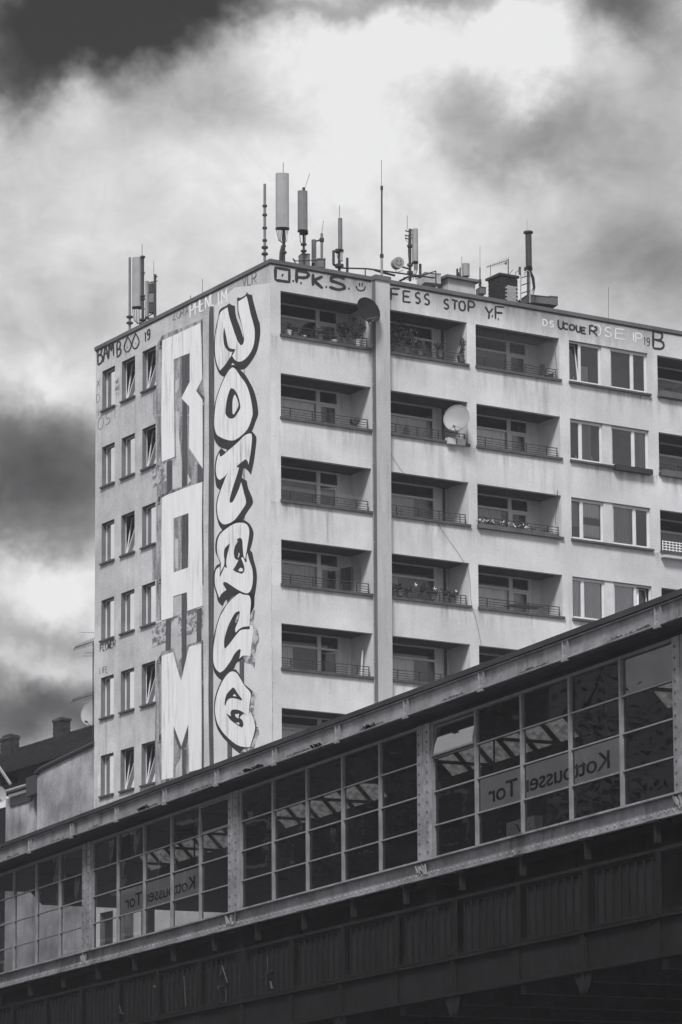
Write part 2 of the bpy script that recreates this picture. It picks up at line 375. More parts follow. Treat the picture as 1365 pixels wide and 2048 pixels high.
# pilaster with its metal cap
m = MB(); m.box(3.94, 4.50, -.27, -.002, 0, WTOP-.03); m.build('pilaster', CONC, block); m = MB(); m.box(3.932, 3.939, -.262, -.003, 0, WTOP-.03); m.build('pilaster_flank', CONC_D, block)
m = MB(); m.box(3.905, 4.53, -.32, -.052, WTOP-.026, H+.004); m.build('pilaster_cap', COPING, block)
m = MB()
for k in range(22): m.box(3.905, 3.935, -.12, -.09, 6+k*1.35, 6.05+k*1.35)
m.build('pipe_clamps', GALV, block)
m = MB(); m.tube([(3.915, -.06, 0), (3.915, -.06, WTOP-.05)], .018, 6); m.build('lightning_conductor', GALV, block)
# small overflow scuppers in the gable
for (px, py) in ((322.5, 688), (319, 1000), (320.8, 1158), (321.5, 1318), (320.5, 1476)):
    p = bL(px, py); m = MB(); m.box(-.03, 0.0, p.y-.09, p.y+.09, p.z-.13, p.z-.10); m.cm = 1; m.box(-.006, .0, p.y-.07, p.y+.07, p.z-.10, p.z+.12); m.build('scupper', [GALV, BLK], block)

# ---- gable windows
def frame_mb(u0, u1, z0, z1, t, d0, d1, ax):
    m = MB()
    def b(a, bb, c_, d):
        if ax == 'x': m.box(a, bb, d0, d1, c_, d)
        else: m.box(d0, d1, a, bb, c_, d)
    b(u0, u1, z0, z0+t); b(u0, u1, z1-t, z1); b(u0, u0+t, z0+t, z1-t); b(u1-t, u1, z0+t, z1-t)
    return m
def pane_mb(u0, u1, z0, z1, d, ax):
    m = MB()
    if ax == 'x': m.quad((u0, d, z0), (u1, d, z0), (u1, d, z1), (u0, d, z1))
    else: m.quad((d, u0, z0), (d, u1, z0), (d, u1, z1), (d, u0, z1))
    return m
def pleats(u0, u1, z0, z1, d, ax, n=9, amp=.025):
    m = MB(); K = n*3
    for k in range(K):
        a, b = u0+(u1-u0)*k/K, u0+(u1-u0)*(k+1)/K
        da, db = d+amp*math.sin(k*2.1), d+amp*math.sin((k+1)*2.1)
        if ax == 'x': m.quad((a, da, z0), (b, db, z0), (b, db, z1), (a, da, z1))
        else: m.quad((da, a, z0), (db, b, z0), (db, b, z1), (da, a, z1))
    return m
TILTED = {(0, 1), (0, 2), (1, 2), (2, 1), (4, 2), (5, 1), (5, 2)}
CUR_L = {(0, 0): .55, (1, 0): .5, (2, 0): .35, (3, 0): .5, (2, 2): .6, (3, 2): .45, (1, 1): .85, (3, 1): .25, (4, 0): .1, (4, 1): .15, (5, 0): .1}
for r in range(7):
    for ci, (y0, y1) in enumerate(GWIN):
        z0, z1 = SILLS[r], TOPS[r]
        w = frame_mb(y0+.001, y1-.001, z0+.03, z1-.001, .024, .172, .19, 'y').build('window', PVC, block)
        m = MB(); m.box(-.075, .125, y0-.05, y1+.045, z0-.035, z0+.028); m.build('sill', SILL, w)
        a, b, c0, c1 = y0+.028, y1-.028, z0+.058, z1-.028
        s_ = frame_mb(a, b, c0, c1, .024, 0, .02, 'y')
        p_ = pane_mb(a+.034, b-.034, c0+.034, c1-.034, .018, 'y')
        if (r, ci) in TILTED:      # bottom-hung sash tilted inwards
            for mm in (s_, p_): mm.v = [(x+.168+(z-c0)*math.tan(math.radians(9)), y, z) for (x, y, z) in mm.v]
        else:
            for mm in (s_, p_): mm.v = [(x+.168, y, z) for (x, y, z) in mm.v]
        s_.build('sash', PVC, w); p_.build('pane', GLASS_G, w)
        fr_ = CUR_L.get((r, ci), 0)
        if fr_: pleats(a+.03, a+.03+(b-a-.06)*min(1,fr_*.60), c0, c1, .205, 'y', 5, .01).build('curtain', CURT, w)
        if (r, ci) in TILTED: pleats(a+.05, b-.1, c0, c1, .6, 'y', 6, .04).build('curtain', CURT_D, w)
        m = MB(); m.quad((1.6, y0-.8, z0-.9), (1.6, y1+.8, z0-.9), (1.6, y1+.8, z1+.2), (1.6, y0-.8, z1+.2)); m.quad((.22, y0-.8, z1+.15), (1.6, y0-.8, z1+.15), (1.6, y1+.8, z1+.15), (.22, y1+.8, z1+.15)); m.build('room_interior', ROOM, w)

# ---- front windows (two lights each)
def lace(u0, u1, z0, z1, d):
    m = pleats(u0, u1, z0, z1, d, 'x', 10, .012)
    # scalloped hem
    for k in range(9):
        a = u0+(u1-u0)*(k+.5)/9; w = (u1-u0)/20
        m.quad((a-w, d, z0), (a+w, d, z0), (a+w*.3, d, z0-.05), (a-w*.3, d, z0-.05))
    return m
for r in range(7):
    z0, z1 = SILLS[r], TOPS[r]
    for wi, (x0, x1) in enumerate(WINS):
        w = frame_mb(x0+.001, x1-.001, z0+.03, z1-.02, .042, .10, .155, 'x').build('window', PVC, block)
        split = x0+.50 if wi == 0 else x0+.98
        m = MB(); m.box(split-.03, split+.03, .098, .153, z0+.072, z1-.062); m.build('mullion', PVC, w)
        for (a, b) in ((x0+.045, split-.032), (split+.032, x1-.045)):
            tilt = (r == 0 and wi == 0 and a < split-.1) or (r == 3 and wi == 1 and a > split)
            sf = frame_mb(a, b, z0+.074, z1-.064, .036, 0, .045, 'x'); pn = pane_mb(a+.036, b-.036, z0+.11, z1-.10, .03, 'x')
            k = math.tan(math.radians(8)) if tilt else 0
            for mm in (sf, pn): mm.v = [(x, y+.11+(z-z0-.1)*k, z) for (x, y, z) in mm.v]
            sf.build('sash', PVC, w); pn.build('pane', GLASS, w)
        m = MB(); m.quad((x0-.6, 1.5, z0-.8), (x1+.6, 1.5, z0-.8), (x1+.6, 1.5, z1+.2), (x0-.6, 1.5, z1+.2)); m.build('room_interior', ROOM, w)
        if r == 2 and wi == 0:
            lace(split+.06, x1-.08, z1-.56, z1-.12, .19).build('curtain', CURT, w); lace(split+.06, x1-.08, z0+.22, z0+.62, .19).build('curtain', CURT, w)
            lace(x0+.08, split-.06, z0+.55, z1-.12, .24).build('curtain', CURT_D, w)
        if r == 2 and wi == 1: pleats(x0+.08, x1-.5, z0+.1, z1-.1, .20, 'x', 9).build('curtain', CURT_D, w)
        if r == 3: pleats(x0+.08, x1-.08-.35*wi, z0+.1, z1-.1, .19, 'x', 12).build('curtain', CURT, w)
        if r == 1: pleats(x0+.5+(wi*.55), x1-.08-.3*(1-wi), z0+.1, z1-.1, .20, 'x', 9).build('curtain', CURT_D, w)
        if r == 0 and wi == 0: q_ = MB(); q_.box(split+.22, split+.50, .30, .6, z0-.4, z0+.72); q_.build('cupboard', PVC, w)
        if r > 3: pleats(x0+.08, x1-.3, z0+.1, z1-.1, .3, 'x', 9).build('curtain', CURT, w)
    m = MB(); m.box(WINS[0][1]+.003, WINS[1][0]-.003, .045, .17, z0+.03, z1-.002); m.build('window_pier', PLASTER, block)
    m = MB(); m.box(WINS[0][0]-.04, WINS[1][1]+.08, -.10, -.003, z0-.07, z0+.0); m.box(WINS[0][0]+.004, WINS[1][1]-.004, -.002, .098, z0+.004, z0+.028); m.build('window_ledge', SILL, block)

# ---- recessed balconies
BD = 1.32
def balcony(r, x0, x1, kind, idx):
    z0, z1 = SILLS[r], TOPS[r]; zf, zc = z0-.92, z1+.04
    # lining: back wall round the window unit, side walls, slab
    m = MB()
    m.quad((x0, .16, zf), (x0, BD, zf), (x0, BD, zc), (x0, .16, zc)); m.quad((x1, .16, zf), (x1, BD, zf), (x1, BD, zc), (x1, .16, zc))
    m.quad((x0, .16, z0), (x1, .16, z0), (x1, .16, zf), (x0, .16, zf)); m.quad((x0, .16, zf), (x1, .16, zf), (x1, BD, zf), (x0, BD, zf))
    A = kind == 'A'
    wa, wb = (x0+.18, x0+3.06) if A else (x0+.12, x0+2.78)
    m.quad((wb, BD, zf), (x1, BD, zf), (x1, BD, zc), (wb, BD, zc)); m.quad((x0, BD, zf), (wa, BD, zf), (wa, BD, zc), (x0, BD, zc))
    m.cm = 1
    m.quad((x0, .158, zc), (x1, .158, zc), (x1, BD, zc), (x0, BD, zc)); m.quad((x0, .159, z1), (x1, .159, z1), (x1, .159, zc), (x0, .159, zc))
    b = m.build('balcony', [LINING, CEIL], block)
    # ledge and railing
    m = MB(); m.box(x0-.03, x1+.055, -.075, -.003, z0-.075, z0+.012); m.box(x0+.003, x1-.003, -.002, .15, z0+.003, z0+.012); m.build('ledge', SILL, b)
    m = MB(); h = [.085, .165, .245, .345]
    for q in h: m.box(x0+.01, x1-.10, .035, .055 if q < .3 else .065, z0+q-.009, z0+q+(.009 if q < .3 else .014))
    n = 4
    for k in range(n):
        px_ = x0+.40+k*.85
        if px_ < x1-.15: m.box(px_-.012, px_+.012, .056, .08, z0+.012, z0+.36)
    m.box(x1-.115, x1-.09, .056, .08, z0+.012, z0+.36)
    m.build('railing', RAIL, b)
    # window unit
    zt = z1-.42; m = MB(); y0, y1 = BD-.04, BD+.03; zb = zf+.55 if A else z0-.45
    def vb(a, c_, lo=zf, hi=zc-.002): m.box(a, c_, y0, y1, lo, hi)
    vb(wa, wa+.06); vb(wb-.10, wb)
    if A:
        mu = x0+2.15; vb(mu, mu+.14)
        m.box(wa+.06, mu, y0, y1, zt-.035, zt+.035); m.box(mu+.14, wb-.10, y0, y1, zt-.035, zt+.035)
        m.box(wa+.06, mu, y0, y1, zf, zb); m.box(wa+.06, mu, y0, y1, zc-.05, zc-.002); m.box(mu+.14, wb-.10, y0, y1, zc-.05, zc-.002)
        m.box(mu+.145, wb-.105, y0, y1, zf, zf+.08)
    else:
        mu = None
        m.box(wa+.06, wb-.10, y0, y1, zt-.035, zt+.035); m.box(wa+.06, wb-.10, y0, y1, zf, zb); m.box(wa+.06, wb-.10, y0, y1, zc-.05, zc-.002)
    m.build('window_frame', PVC_G, b)
    y = BD+.005
    if A:
        for (a, c_, d, e) in ((wa+.06, mu, zt+.035, zc-.05), (wa+.06, mu, zb, zt-.035), (mu+.14, wb-.10, zt+.035, zc-.05)):
            pane_mb(a, c_, d, e, y, 'x').build('pane', GLASS, b)
        # balcony door, some ajar
        dw = wb-.10-(mu+.14); ang = {(2, 0): 25, (4, 0): 40, (0, 2): 0}.get((r, idx), 0)
        dm = frame_mb(0, dw, zf+.09, zt-.04, .06, 0, .05, 'x'); dp = pane_mb(.06, dw-.06, zf+.15, zt-.10, .025, 'x')
        cs, sn = math.cos(math.radians(ang)), math.sin(math.radians(ang))
        for mm in (dm, dp): mm.v = [(wb-.10-(dw-x)*cs, y-.02+(dw-x)*sn*1+yy, z) for (x, yy, z) in mm.v]
        dm.build('door', PVC_G, b); dp.build('pane', GLASS, b)
    else:
        for (d, e) in ((zt+.035, zc-.05), (zb, zt-.035)): pane_mb(wa+.06, wb-.10, d, e, y, 'x').build('pane', GLASS, b)
        m = MB(); m.tube([(x0+3.10 if x0+3.1 < x1 else x1-.1, BD-.06, zf), (x0+3.10 if x0+3.1 < x1 else x1-.1, BD-.06, zc)], .045, 8); m.build('downpipe', RAIL, b)
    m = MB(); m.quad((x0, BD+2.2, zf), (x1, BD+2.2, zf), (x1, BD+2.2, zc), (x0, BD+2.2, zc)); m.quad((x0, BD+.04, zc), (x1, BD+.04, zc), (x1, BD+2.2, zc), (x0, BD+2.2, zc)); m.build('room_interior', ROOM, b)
    # curtains behind the panes, different in every flat
    key = (r, idx); cu = {(1, 0): (0, 1.0, CURT), (4, 0): (0, .55, CURT), (3, 0): (0, 1, CURT_D), (2, 0): (0, .2, CURT_D), (5, 0): (0, 1, CURT),
                          (1, 1): (0, 1, CURT_D), (2, 1): (0, .72, CURT_D), (3, 1): (0, .45, CURT_D), (4, 1): (0, .7, CURT), (5, 1): (0, 1, CURT),
                          (1, 2): (0, 1, CURT), (2, 2): (0, .9, CURT_D), (3, 2): (0, 1, CURT), (0, 2): (0, .4, CURT_D), (4, 2): (0, 1, CURT_D)}.get(key)
    if cu:
        wend = mu if A else wb-.1
        a = wa+.07; pleats(a, a+(wend-a)*cu[1]-.02, zf+.1, zt-.0, BD+.09, 'x', 12, .03).build('curtain', cu[2], b)
    if key in ((3, 2), (1, 2)): pleats(mu+.2, wb-.15, zf+.1, zt, BD+.22, 'x', 5, .03).build('curtain', CURT_D, b)
    m = MB(); m.box(x1-.95 if A else x1-.3, (x1-.95 if A else x1-.3)+.12, BD-.05, BD-.002, z1-.34, z1-.20)
    if key in ((1, 2), (0, 2), (3, 2)): m.build('wall_lamp', BLK, b)
    return b
for r in range(7):
    for i, (x0, x1, k) in enumerate(BALC): balcony(r, x0, x1, k, i)

# ------------------------------------------------------------------ graffiti
OFFL = [0.0]
def mapL(px, py, off): p = bL(px, py, 0.0); return (-off, p.y, p.z)
def mapR(px, py, off): p = bR(px, py, 0.0); return (p.x, -off, p.z)
def crop(ox, oy, pts, k=9.75): return [(ox+a/k, oy+b/k) for a, b in pts]
def paint(name, loops, mp, off, mt_, sm=True, label=None, wob=0):
    lps = []
    for lp in loops:
        lp = smooth_loop(lp, 5) if sm else lp
        if wob:
            q = []
            for i in range(len(lp)):
                a, b = lp[i], lp[(i+1) % len(lp)]; L = math.hypot(b[0]-a[0], b[1]-a[1]); n = max(1, int(L/2.5))
                for k in range(n): q.append((a[0]+(b[0]-a[0])*k/n+random.uniform(-wob, wob), a[1]+(b[1]-a[1])*k/n+random.uniform(-wob, wob)))
            lp = q
        lps.append(lp)
    m = MB(); m.tris(lps, lambda a, b: mp(a, b, off))
    o = m.build(name, mt_, block)
    if label: o['label'] = label
    return o
# throw-up letters down the corner side
A1, A2, A3, A4, A5, A6 = (410, 570), (410, 740), (410, 860), (410, 1030), (410, 1180), (410, 1330)
def C_(o, pts): return crop(o[0], o[1], pts)
LET = []
LET.append(('N', C_(A1, [(300, 480), (430, 400), (480, 355), (530, 390), (595, 410), (600, 520), (625, 650), (690, 820), (757, 1035), (752, 900), (702, 720), (650, 560), (640, 400), (632, 260), (655, 245), (700, 250), (760, 220), (805, 185), (825, 130), (855, 175), (930, 195), (945, 290), (1000, 500), (1050, 680), (1075, 740), (1087, 930), (1060, 1130), (1020, 1290), (950, 1430), (850, 1570), (780, 1635), (700, 1650), (590, 1620), (480, 1640), (380, 1790), (290, 1730), (220, 1560), (190, 1380), (180, 1250), (190, 1050), (215, 850), (260, 650)]),
    [C_(A1, [(310, 540), (450, 435), (465, 520), (490, 640), (540, 790), (600, 970), (650, 1100), (710, 1178), (750, 1155), (772, 1080), (765, 960), (740, 820), (690, 620), (665, 500), (660, 320), (760, 260), (820, 215), (850, 330), (900, 560), (960, 780), (980, 900), (975, 1080), (940, 1230), (870, 1360), (760, 1470), (660, 1495), (590, 1455), (550, 1400), (535, 1365), (480, 1440), (400, 1560), (300, 1670), (250, 1560), (215, 1400), (205, 1200), (215, 980), (250, 780)]),
     C_(A1, [(550, 1520), (592, 1567), (560, 1558), (524, 1557)])],
    [C_(A1, [(385, 820), (370, 930), (375, 1100), (400, 1200), (450, 1270), (500, 1300), (550, 1305), (525, 1365), (548, 1372), (605, 1262), (595, 1250), (560, 1250), (480, 1220), (450, 1130), (420, 980)])]))
LET.append(('O', C_(A2, [(560, -75), (470, 0), (380, 140), (300, 330), (230, 530), (192, 720), (180, 950), (178, 1150), (190, 1330), (230, 1430), (310, 1510), (430, 1545), (425, 1590), (500, 1530), (650, 1400), (850, 1240), (925, 1190), (990, 1020), (1040, 890), (1045, 800), (1020, 610), (960, 400), (870, 220), (790, 90), (700, 0), (640, -70)]),
    [C_(A2, [(540, -52), (470, 20), (400, 140), (310, 350), (240, 560), (210, 740), (195, 940), (195, 1100), (235, 1250), (330, 1320), (450, 1365), (550, 1375), (620, 1350), (720, 1280), (820, 1180), (880, 1070), (930, 910), (940, 850), (925, 680), (870, 430), (800, 260), (690, 110), (620, 0), (580, -35)])],
    [C_(A2, [(515, 355), (570, 370), (620, 430), (665, 530), (695, 660), (695, 750), (640, 850), (580, 930), (500, 945), (440, 900), (410, 830), (425, 660), (450, 530), (480, 430)])]))
LET.append(('I', C_(A3, [(300, 385), (325, 355), (345, 370), (412, 428), (480, 385), (600, 240), (850, 60), (925, 25), (985, 95), (1012, 160), (1005, 280), (970, 560), (940, 720), (905, 875), (860, 810), (820, 770), (785, 745), (750, 765), (740, 850), (722, 930), (770, 965), (820, 985), (850, 1130), (900, 1250), (935, 1340), (940, 1430), (880, 1530), (800, 1650), (760, 1740), (690, 1800), (500, 1860), (345, 1950), (280, 1850), (240, 1700), (222, 1530), (240, 1350), (300, 1165), (235, 1110), (205, 950), (195, 770), (215, 580), (250, 470)]),
    [C_(A3, [(885, 65), (920, 90), (925, 200), (905, 400), (880, 560), (857, 680), (842, 610), (800, 570), (720, 630), (622, 714), (675, 738), (487, 801), (400, 900), (300, 975), (250, 930), (225, 830), (225, 700), (250, 550), (288, 440), (300, 512), (345, 505), (480, 390), (650, 240), (780, 110)]),
     C_(A3, [(675, 738), (640, 860), (590, 1010), (530, 1200), (490, 1380), (518, 1420), (560, 1390), (620, 1270), (680, 1130), (716, 1015), (760, 1190), (810, 1410), (740, 1550), (650, 1680), (580, 1760), (480, 1820), (380, 1840), (310, 1790), (265, 1690), (245, 1500), (270, 1330), (330, 1140), (380, 1010), (440, 860), (487, 801)])], []))
LET.append(('Z', C_(A4, [(335, 300), (480, 190), (600, 120), (700, 92), (800, 115), (890, 190), (950, 320), (950, 420), (920, 570), (885, 690), (930, 735), (960, 880), (1010, 1070), (1020, 1250), (1000, 1450), (975, 1600), (968, 1780), (930, 1850), (900, 1940), (895, 1600), (850, 1565), (690, 1520), (600, 1560), (540, 1600), (440, 1720), (437, 1650), (400, 1680), (350, 1780), (265, 1690), (235, 1560), (185, 1390), (170, 1250), (185, 1100), (230, 990), (300, 950), (280, 880), (222, 750), (207, 620), (230, 460), (280, 360)]),
    [C_(A4, [(700, 150), (790, 165), (850, 220), (875, 320), (860, 470), (830, 650), (822, 742), (838, 735), (870, 870), (930, 1050), (945, 1250), (920, 1420), (870, 1510), (800, 1525), (690, 1480), (560, 1400), (440, 1320), (385, 1305), (365, 1350), (430, 1460), (340, 1530), (290, 1615), (240, 1480), (205, 1350), (205, 1150), (240, 1050), (310, 1000), (318, 930), (262, 800), (245, 620), (270, 450), (340, 340), (480, 230), (600, 165)])],
    [C_(A4, [(495, 552), (400, 650), (380, 760), (392, 880), (385, 980), (340, 1070), (315, 1120), (325, 1000), (312, 1000), (312, 1100), (296, 1190), (312, 1192), (390, 1010), (440, 1032), (425, 930), (440, 800), (480, 640)]),
     C_(A4, [(630, 480), (680, 445), (735, 480), (750, 650), (765, 800), (800, 865), (808, 780), (828, 690), (842, 720), (822, 800), (826, 920), (800, 920), (750, 815), (715, 840), (770, 980), (780, 1090), (730, 1145), (620, 1110), (560, 1070), (610, 990), (665, 880), (600, 850), (575, 750), (590, 630), (645, 520)])]))
LET.append(('C', C_(A5, [(690, 20), (640, 50), (560, 130), (430, 280), (340, 400), (270, 560), (215, 750), (170, 960), (155, 1200), (160, 1400), (180, 1570), (240, 1680), (330, 1762), (400, 1680), (480, 1610), (570, 1540), (620, 1430), (690, 1380), (760, 1300), (800, 1000), (885, 765), (890, 500), (960, 340), (975, 90), (880, 60), (850, 100)]),
    [C_(A5, [(690, 60), (760, 90), (860, 105), (895, 160), (905, 260), (890, 450), (880, 705), (760, 720), (680, 760), (610, 830), (600, 760), (660, 600), (690, 450), (680, 410), (600, 450), (520, 580), (450, 740), (390, 950), (385, 1110), (410, 1140), (480, 1060), (570, 940), (640, 850), (720, 780), (880, 765), (890, 680), (930, 690), (955, 760), (945, 880), (920, 1050), (895, 1290), (760, 1280), (680, 1340), (710, 1170), (680, 1150), (590, 1240), (500, 1400), (380, 1560), (300, 1610), (230, 1550), (180, 1430), (170, 1250), (185, 1050), (230, 780), (290, 560), (370, 400), (470, 250), (600, 120)])], []))
LET.append(('E', C_(A6, [(330, 300), (400, 210), (480, 130), (600, 80), (680, 180), (760, 350), (880, 460), (940, 520), (910, 640), (880, 890), (940, 1000), (1000, 1180), (1010, 1260), (900, 1610), (760, 1640), (690, 1730), (540, 1610), (440, 1500), (350, 1400), (250, 1240), (200, 1050), (185, 850), (200, 650), (260, 450)]),
    [C_(A6, [(545, 125), (620, 150), (680, 230), (780, 400), (905, 560), (880, 760), (862, 998), (885, 900), (940, 1010), (980, 1150), (985, 1250), (950, 1400), (890, 1600), (780, 1600), (640, 1560), (480, 1440), (350, 1300), (260, 1150), (215, 980), (205, 830), (230, 640), (290, 450), (380, 270), (470, 160)])],
    [C_(A6, [(550, 440), (590, 460), (660, 570), (740, 670), (720, 690), (600, 650), (500, 650), (440, 700), (410, 800), (395, 760), (410, 640), (450, 550)]),
     C_(A6, [(430, 945), (520, 1000), (510, 920), (560, 870), (700, 890), (862, 1003), (775, 945), (715, 990), (685, 1030), (740, 1080), (760, 1160), (740, 1215), (700, 1205), (600, 1140), (500, 1060)])]))
PRIMER = mat('pale_primer', .60, .95, .15, v2=.68, scale=1.3, detail=8, fine=.12, fscale=14, bump=.3, bscale=26, streak=.15, sscale=4)
paint('primer_patch', [[(429.5, 612), (470, 575), (541, 566), (542, 900), (543.5, 1200), (545.5, 1502), (429, 1545), (429, 1200), (430, 800)]], mapL, .002, PRIMER, False, wob=.5)
# old hatched shade left of the lower letters, painted first
paint('paint_shade', [C_(A5, [(880, 560), (960, 380), (985, 400), (960, 640), (1030, 780), (1062, 980), (1020, 1080), (990, 1300), (980, 1545), (900, 1450), (770, 1420), (700, 1400), (700, 1300), (860, 900)])], mapL, .004, G2_PAINT)
paint('paint_shade', [C_(A6, [(860, 430), (940, 520), (1015, 560), (960, 850), (1010, 1140), (1065, 1310), (1000, 1500), (950, 1690), (700, 1775), (690, 1500), (840, 1000), (800, 600)])], mapL, .004, G2_PAINT)
paint('paint_stripe', [[(419.3, 622), (427.6, 615), (428.8, 700), (429.3, 830), (428.8, 1000), (428.6, 1200), (426.8, 1400), (428.5, 1546), (420.2, 1549), (417.5, 1400), (418, 1290), (417.2, 1090), (418.6, 900), (418.2, 750)]], mapL, .004, D_PAINT, label='long dark painted stripe between the two rows of letters')
for (a, b, c0, c1) in ((479.6, 489, 1319, 1372), (455.2, 465, 1482, 1530), (481.5, 489.5, 1505, 1520)):
    paint('paint_stripe', [[(a, c0), (b, c0-2), (b, c1-3), (a+.4, c1)]], mapL, .004, D_PAINT, False)
for (a, b, c0, c1) in ((488, 491, 737, 748), (486, 491, 938, 962), (485, 491, 1034, 1045)):
    paint('paint_stripe', [[(a, c0), (b, c0-1), (b, c1-1), (a, c1)]], mapL, .004, G_PAINT, False)
HOLES = {'O': [C_(A2, [(600, 480), (640, 560), (665, 650), (660, 720), (620, 800), (580, 865), (555, 860), (550, 740), (555, 600), (575, 510)])],
         'Z': [C_(A4, [(675, 735), (690, 760), (670, 830), (658, 825)]), C_(A4, [(700, 1030), (745, 1040), (758, 1090), (700, 1105), (665, 1080)])],
         'E': [C_(A6, [(590, 565), (632, 615), (555, 605)]), C_(A6, [(600, 960), (680, 950), (665, 1045), (615, 1010)]), C_(A6, [(612, 1122), (685, 1125), (680, 1170)])], 'C': [C_(A5, [(665, 470), (685, 470), (640, 640), (600, 640), (620, 560)])]}
for (nm, sil, whites, darks) in LET:
    base = paint('graffiti_letter', [sil], mapL, .008, B_PAINT, label='outlined bubble graffiti letter %s' % nm)
    def sub(nm2, lp, off, mt_):
        o = paint(nm2, [lp], mapL, off, mt_); o.parent = base
    for q in whites: sub('letter_fill', q, .012, W_PAINT)
    for q in darks: sub('letter_line', q, .016, B_PAINT)
    for q in HOLES.get(nm, []): sub('letter_highlight', q, .020, W_PAINT if nm != 'C' else G2_PAINT)
# big roller letters
Q1, Q2, Q3, Q4, Q5 = (290, 620), (290, 810), (290, 980), (290, 1150), (290, 1390)
def shade(o, pts, mt_=G_PAINT, off=.004, wob=.35): paint('paint_shade', [C_(o, pts)], mapL, off, mt_, False, wob=wob)
shade(Q1, [(225, 700), (340, 500), (470, 440), (730, 345), (1030, 215), (1130, 170), (1138, 900), (1140, 1450), (1165, 1700), (1165, 2040), (330, 2040), (160, 2040), (165, 1510), (225, 1470)])
shade(Q2, [(170, 200), (1165, 200), (1165, 620), (1150, 1500), (900, 1560), (730, 1640), (430, 1760), (340, 1815), (240, 1880), (232, 400)])
shade(Q2, [(150, 1215), (232, 1180), (430, 1100), (430, 1475), (160, 1610)], G2_PAINT, .008)
shade(Q3, [(232, 210), (330, 90), (1140, -150), (1150, 1850), (330, 2050), (235, 1080), (232, 560)])
shade(Q3, [(150, 1090), (330, 1010), (330, 1740), (220, 1740), (150, 1770)], G_PAINT, .008)
shade(Q4, [(230, 100), (330, 100), (330, 880), (230, 890)])
shade(Q4, [(140, 990), (420, 865), (410, 1310), (150, 1415)], G2_PAINT, .008)
shade(Q4, [(330, 890), (860, 700), (1145, 600), (1145, 690), (1140, 1100), (700, 1200), (420, 1250)], G2_PAINT, .004)
shade(Q4, [(215, 1720), (330, 1500), (420, 1460), (570, 1425), (640, 1650), (840, 1360), (1140, 1265), (1150, 2040), (215, 2040)])
shade(Q5, [(205, -290), (1150, -330), (1160, 1480), (860, 1540), (560, 1720), (330, 1740), (120, 1850), (205, 1770), (205, 880)])
# bare wall showing between the legs
def bare(o, pts): paint('paint_gap', [C_(o, pts)], mapL, .008, PLASTER_L, False, wob=.2)
bare(Q1, [(600, 1380), (665, 1330), (665, 1530), (600, 1640)])
bare(Q2, [(612, 110), (665, 140), (668, 640), (725, 1100), (725, 1600), (545, 1650), (545, 1200), (612, 1040)])
bare(Q2, [(838, 1340), (905, 1480), (838, 1540)])
bare(Q3, [(600, 960), (655, 950), (655, 1520), (600, 1530)])
bare(Q4, [(520, 1010), (580, 860), (655, 825), (655, 1190), (720, 1200), (725, 1590), (650, 1720), (570, 1425), (515, 1430)])
bare(Q4, [(825, 1190), (1015, 1130), (1015, 1310), (860, 1350), (825, 1390)])
bare(Q5, [(610, 1400), (730, 1180), (735, 1640), (600, 1700)])
def dark(o, pts): paint('paint_stripe', [C_(o, pts)], mapL, .012, D_PAINT, False, wob=.25)
dark(Q1, [(735, 905), (885, 845), (885, 1400), (720, 1720), (735, 1300)])
dark(Q2, [(735, -130), (830, -60), (835, 1000), (838, 1560), (735, 1610)])
dark(Q2, [(430, 1110), (535, 1070), (535, 1650), (430, 1740)])
dark(Q2, [(1035, 1130), (1130, 1230), (1140, 1490), (1035, 1540)])
dark(Q3, [(725, 510), (855, 455), (862, 1000), (848, 1510), (725, 1555)])
dark(Q4, [(725, 375), (835, 335), (820, 900), (820, 1560), (735, 2040), (722, 1700)])
dark(Q4, [(420, 870), (515, 840), (510, 1450), (412, 1480)])
dark(Q4, [(1018, 670), (1120, 640), (1110, 1290), (1018, 1320)])
dark(Q5, [(735, 1060), (815, 1060), (820, 1620), (735, 1650)])
dark(Q5, [(415, 1650), (487, 1620), (485, 1730), (415, 1765)])
dark(Q5, [(855, 590), (720, 1030), (735, 1090), (810, 1000), (858, 760)])
dark(Q5, [(572, 610), (720, 1010), (700, 1100), (585, 800)])
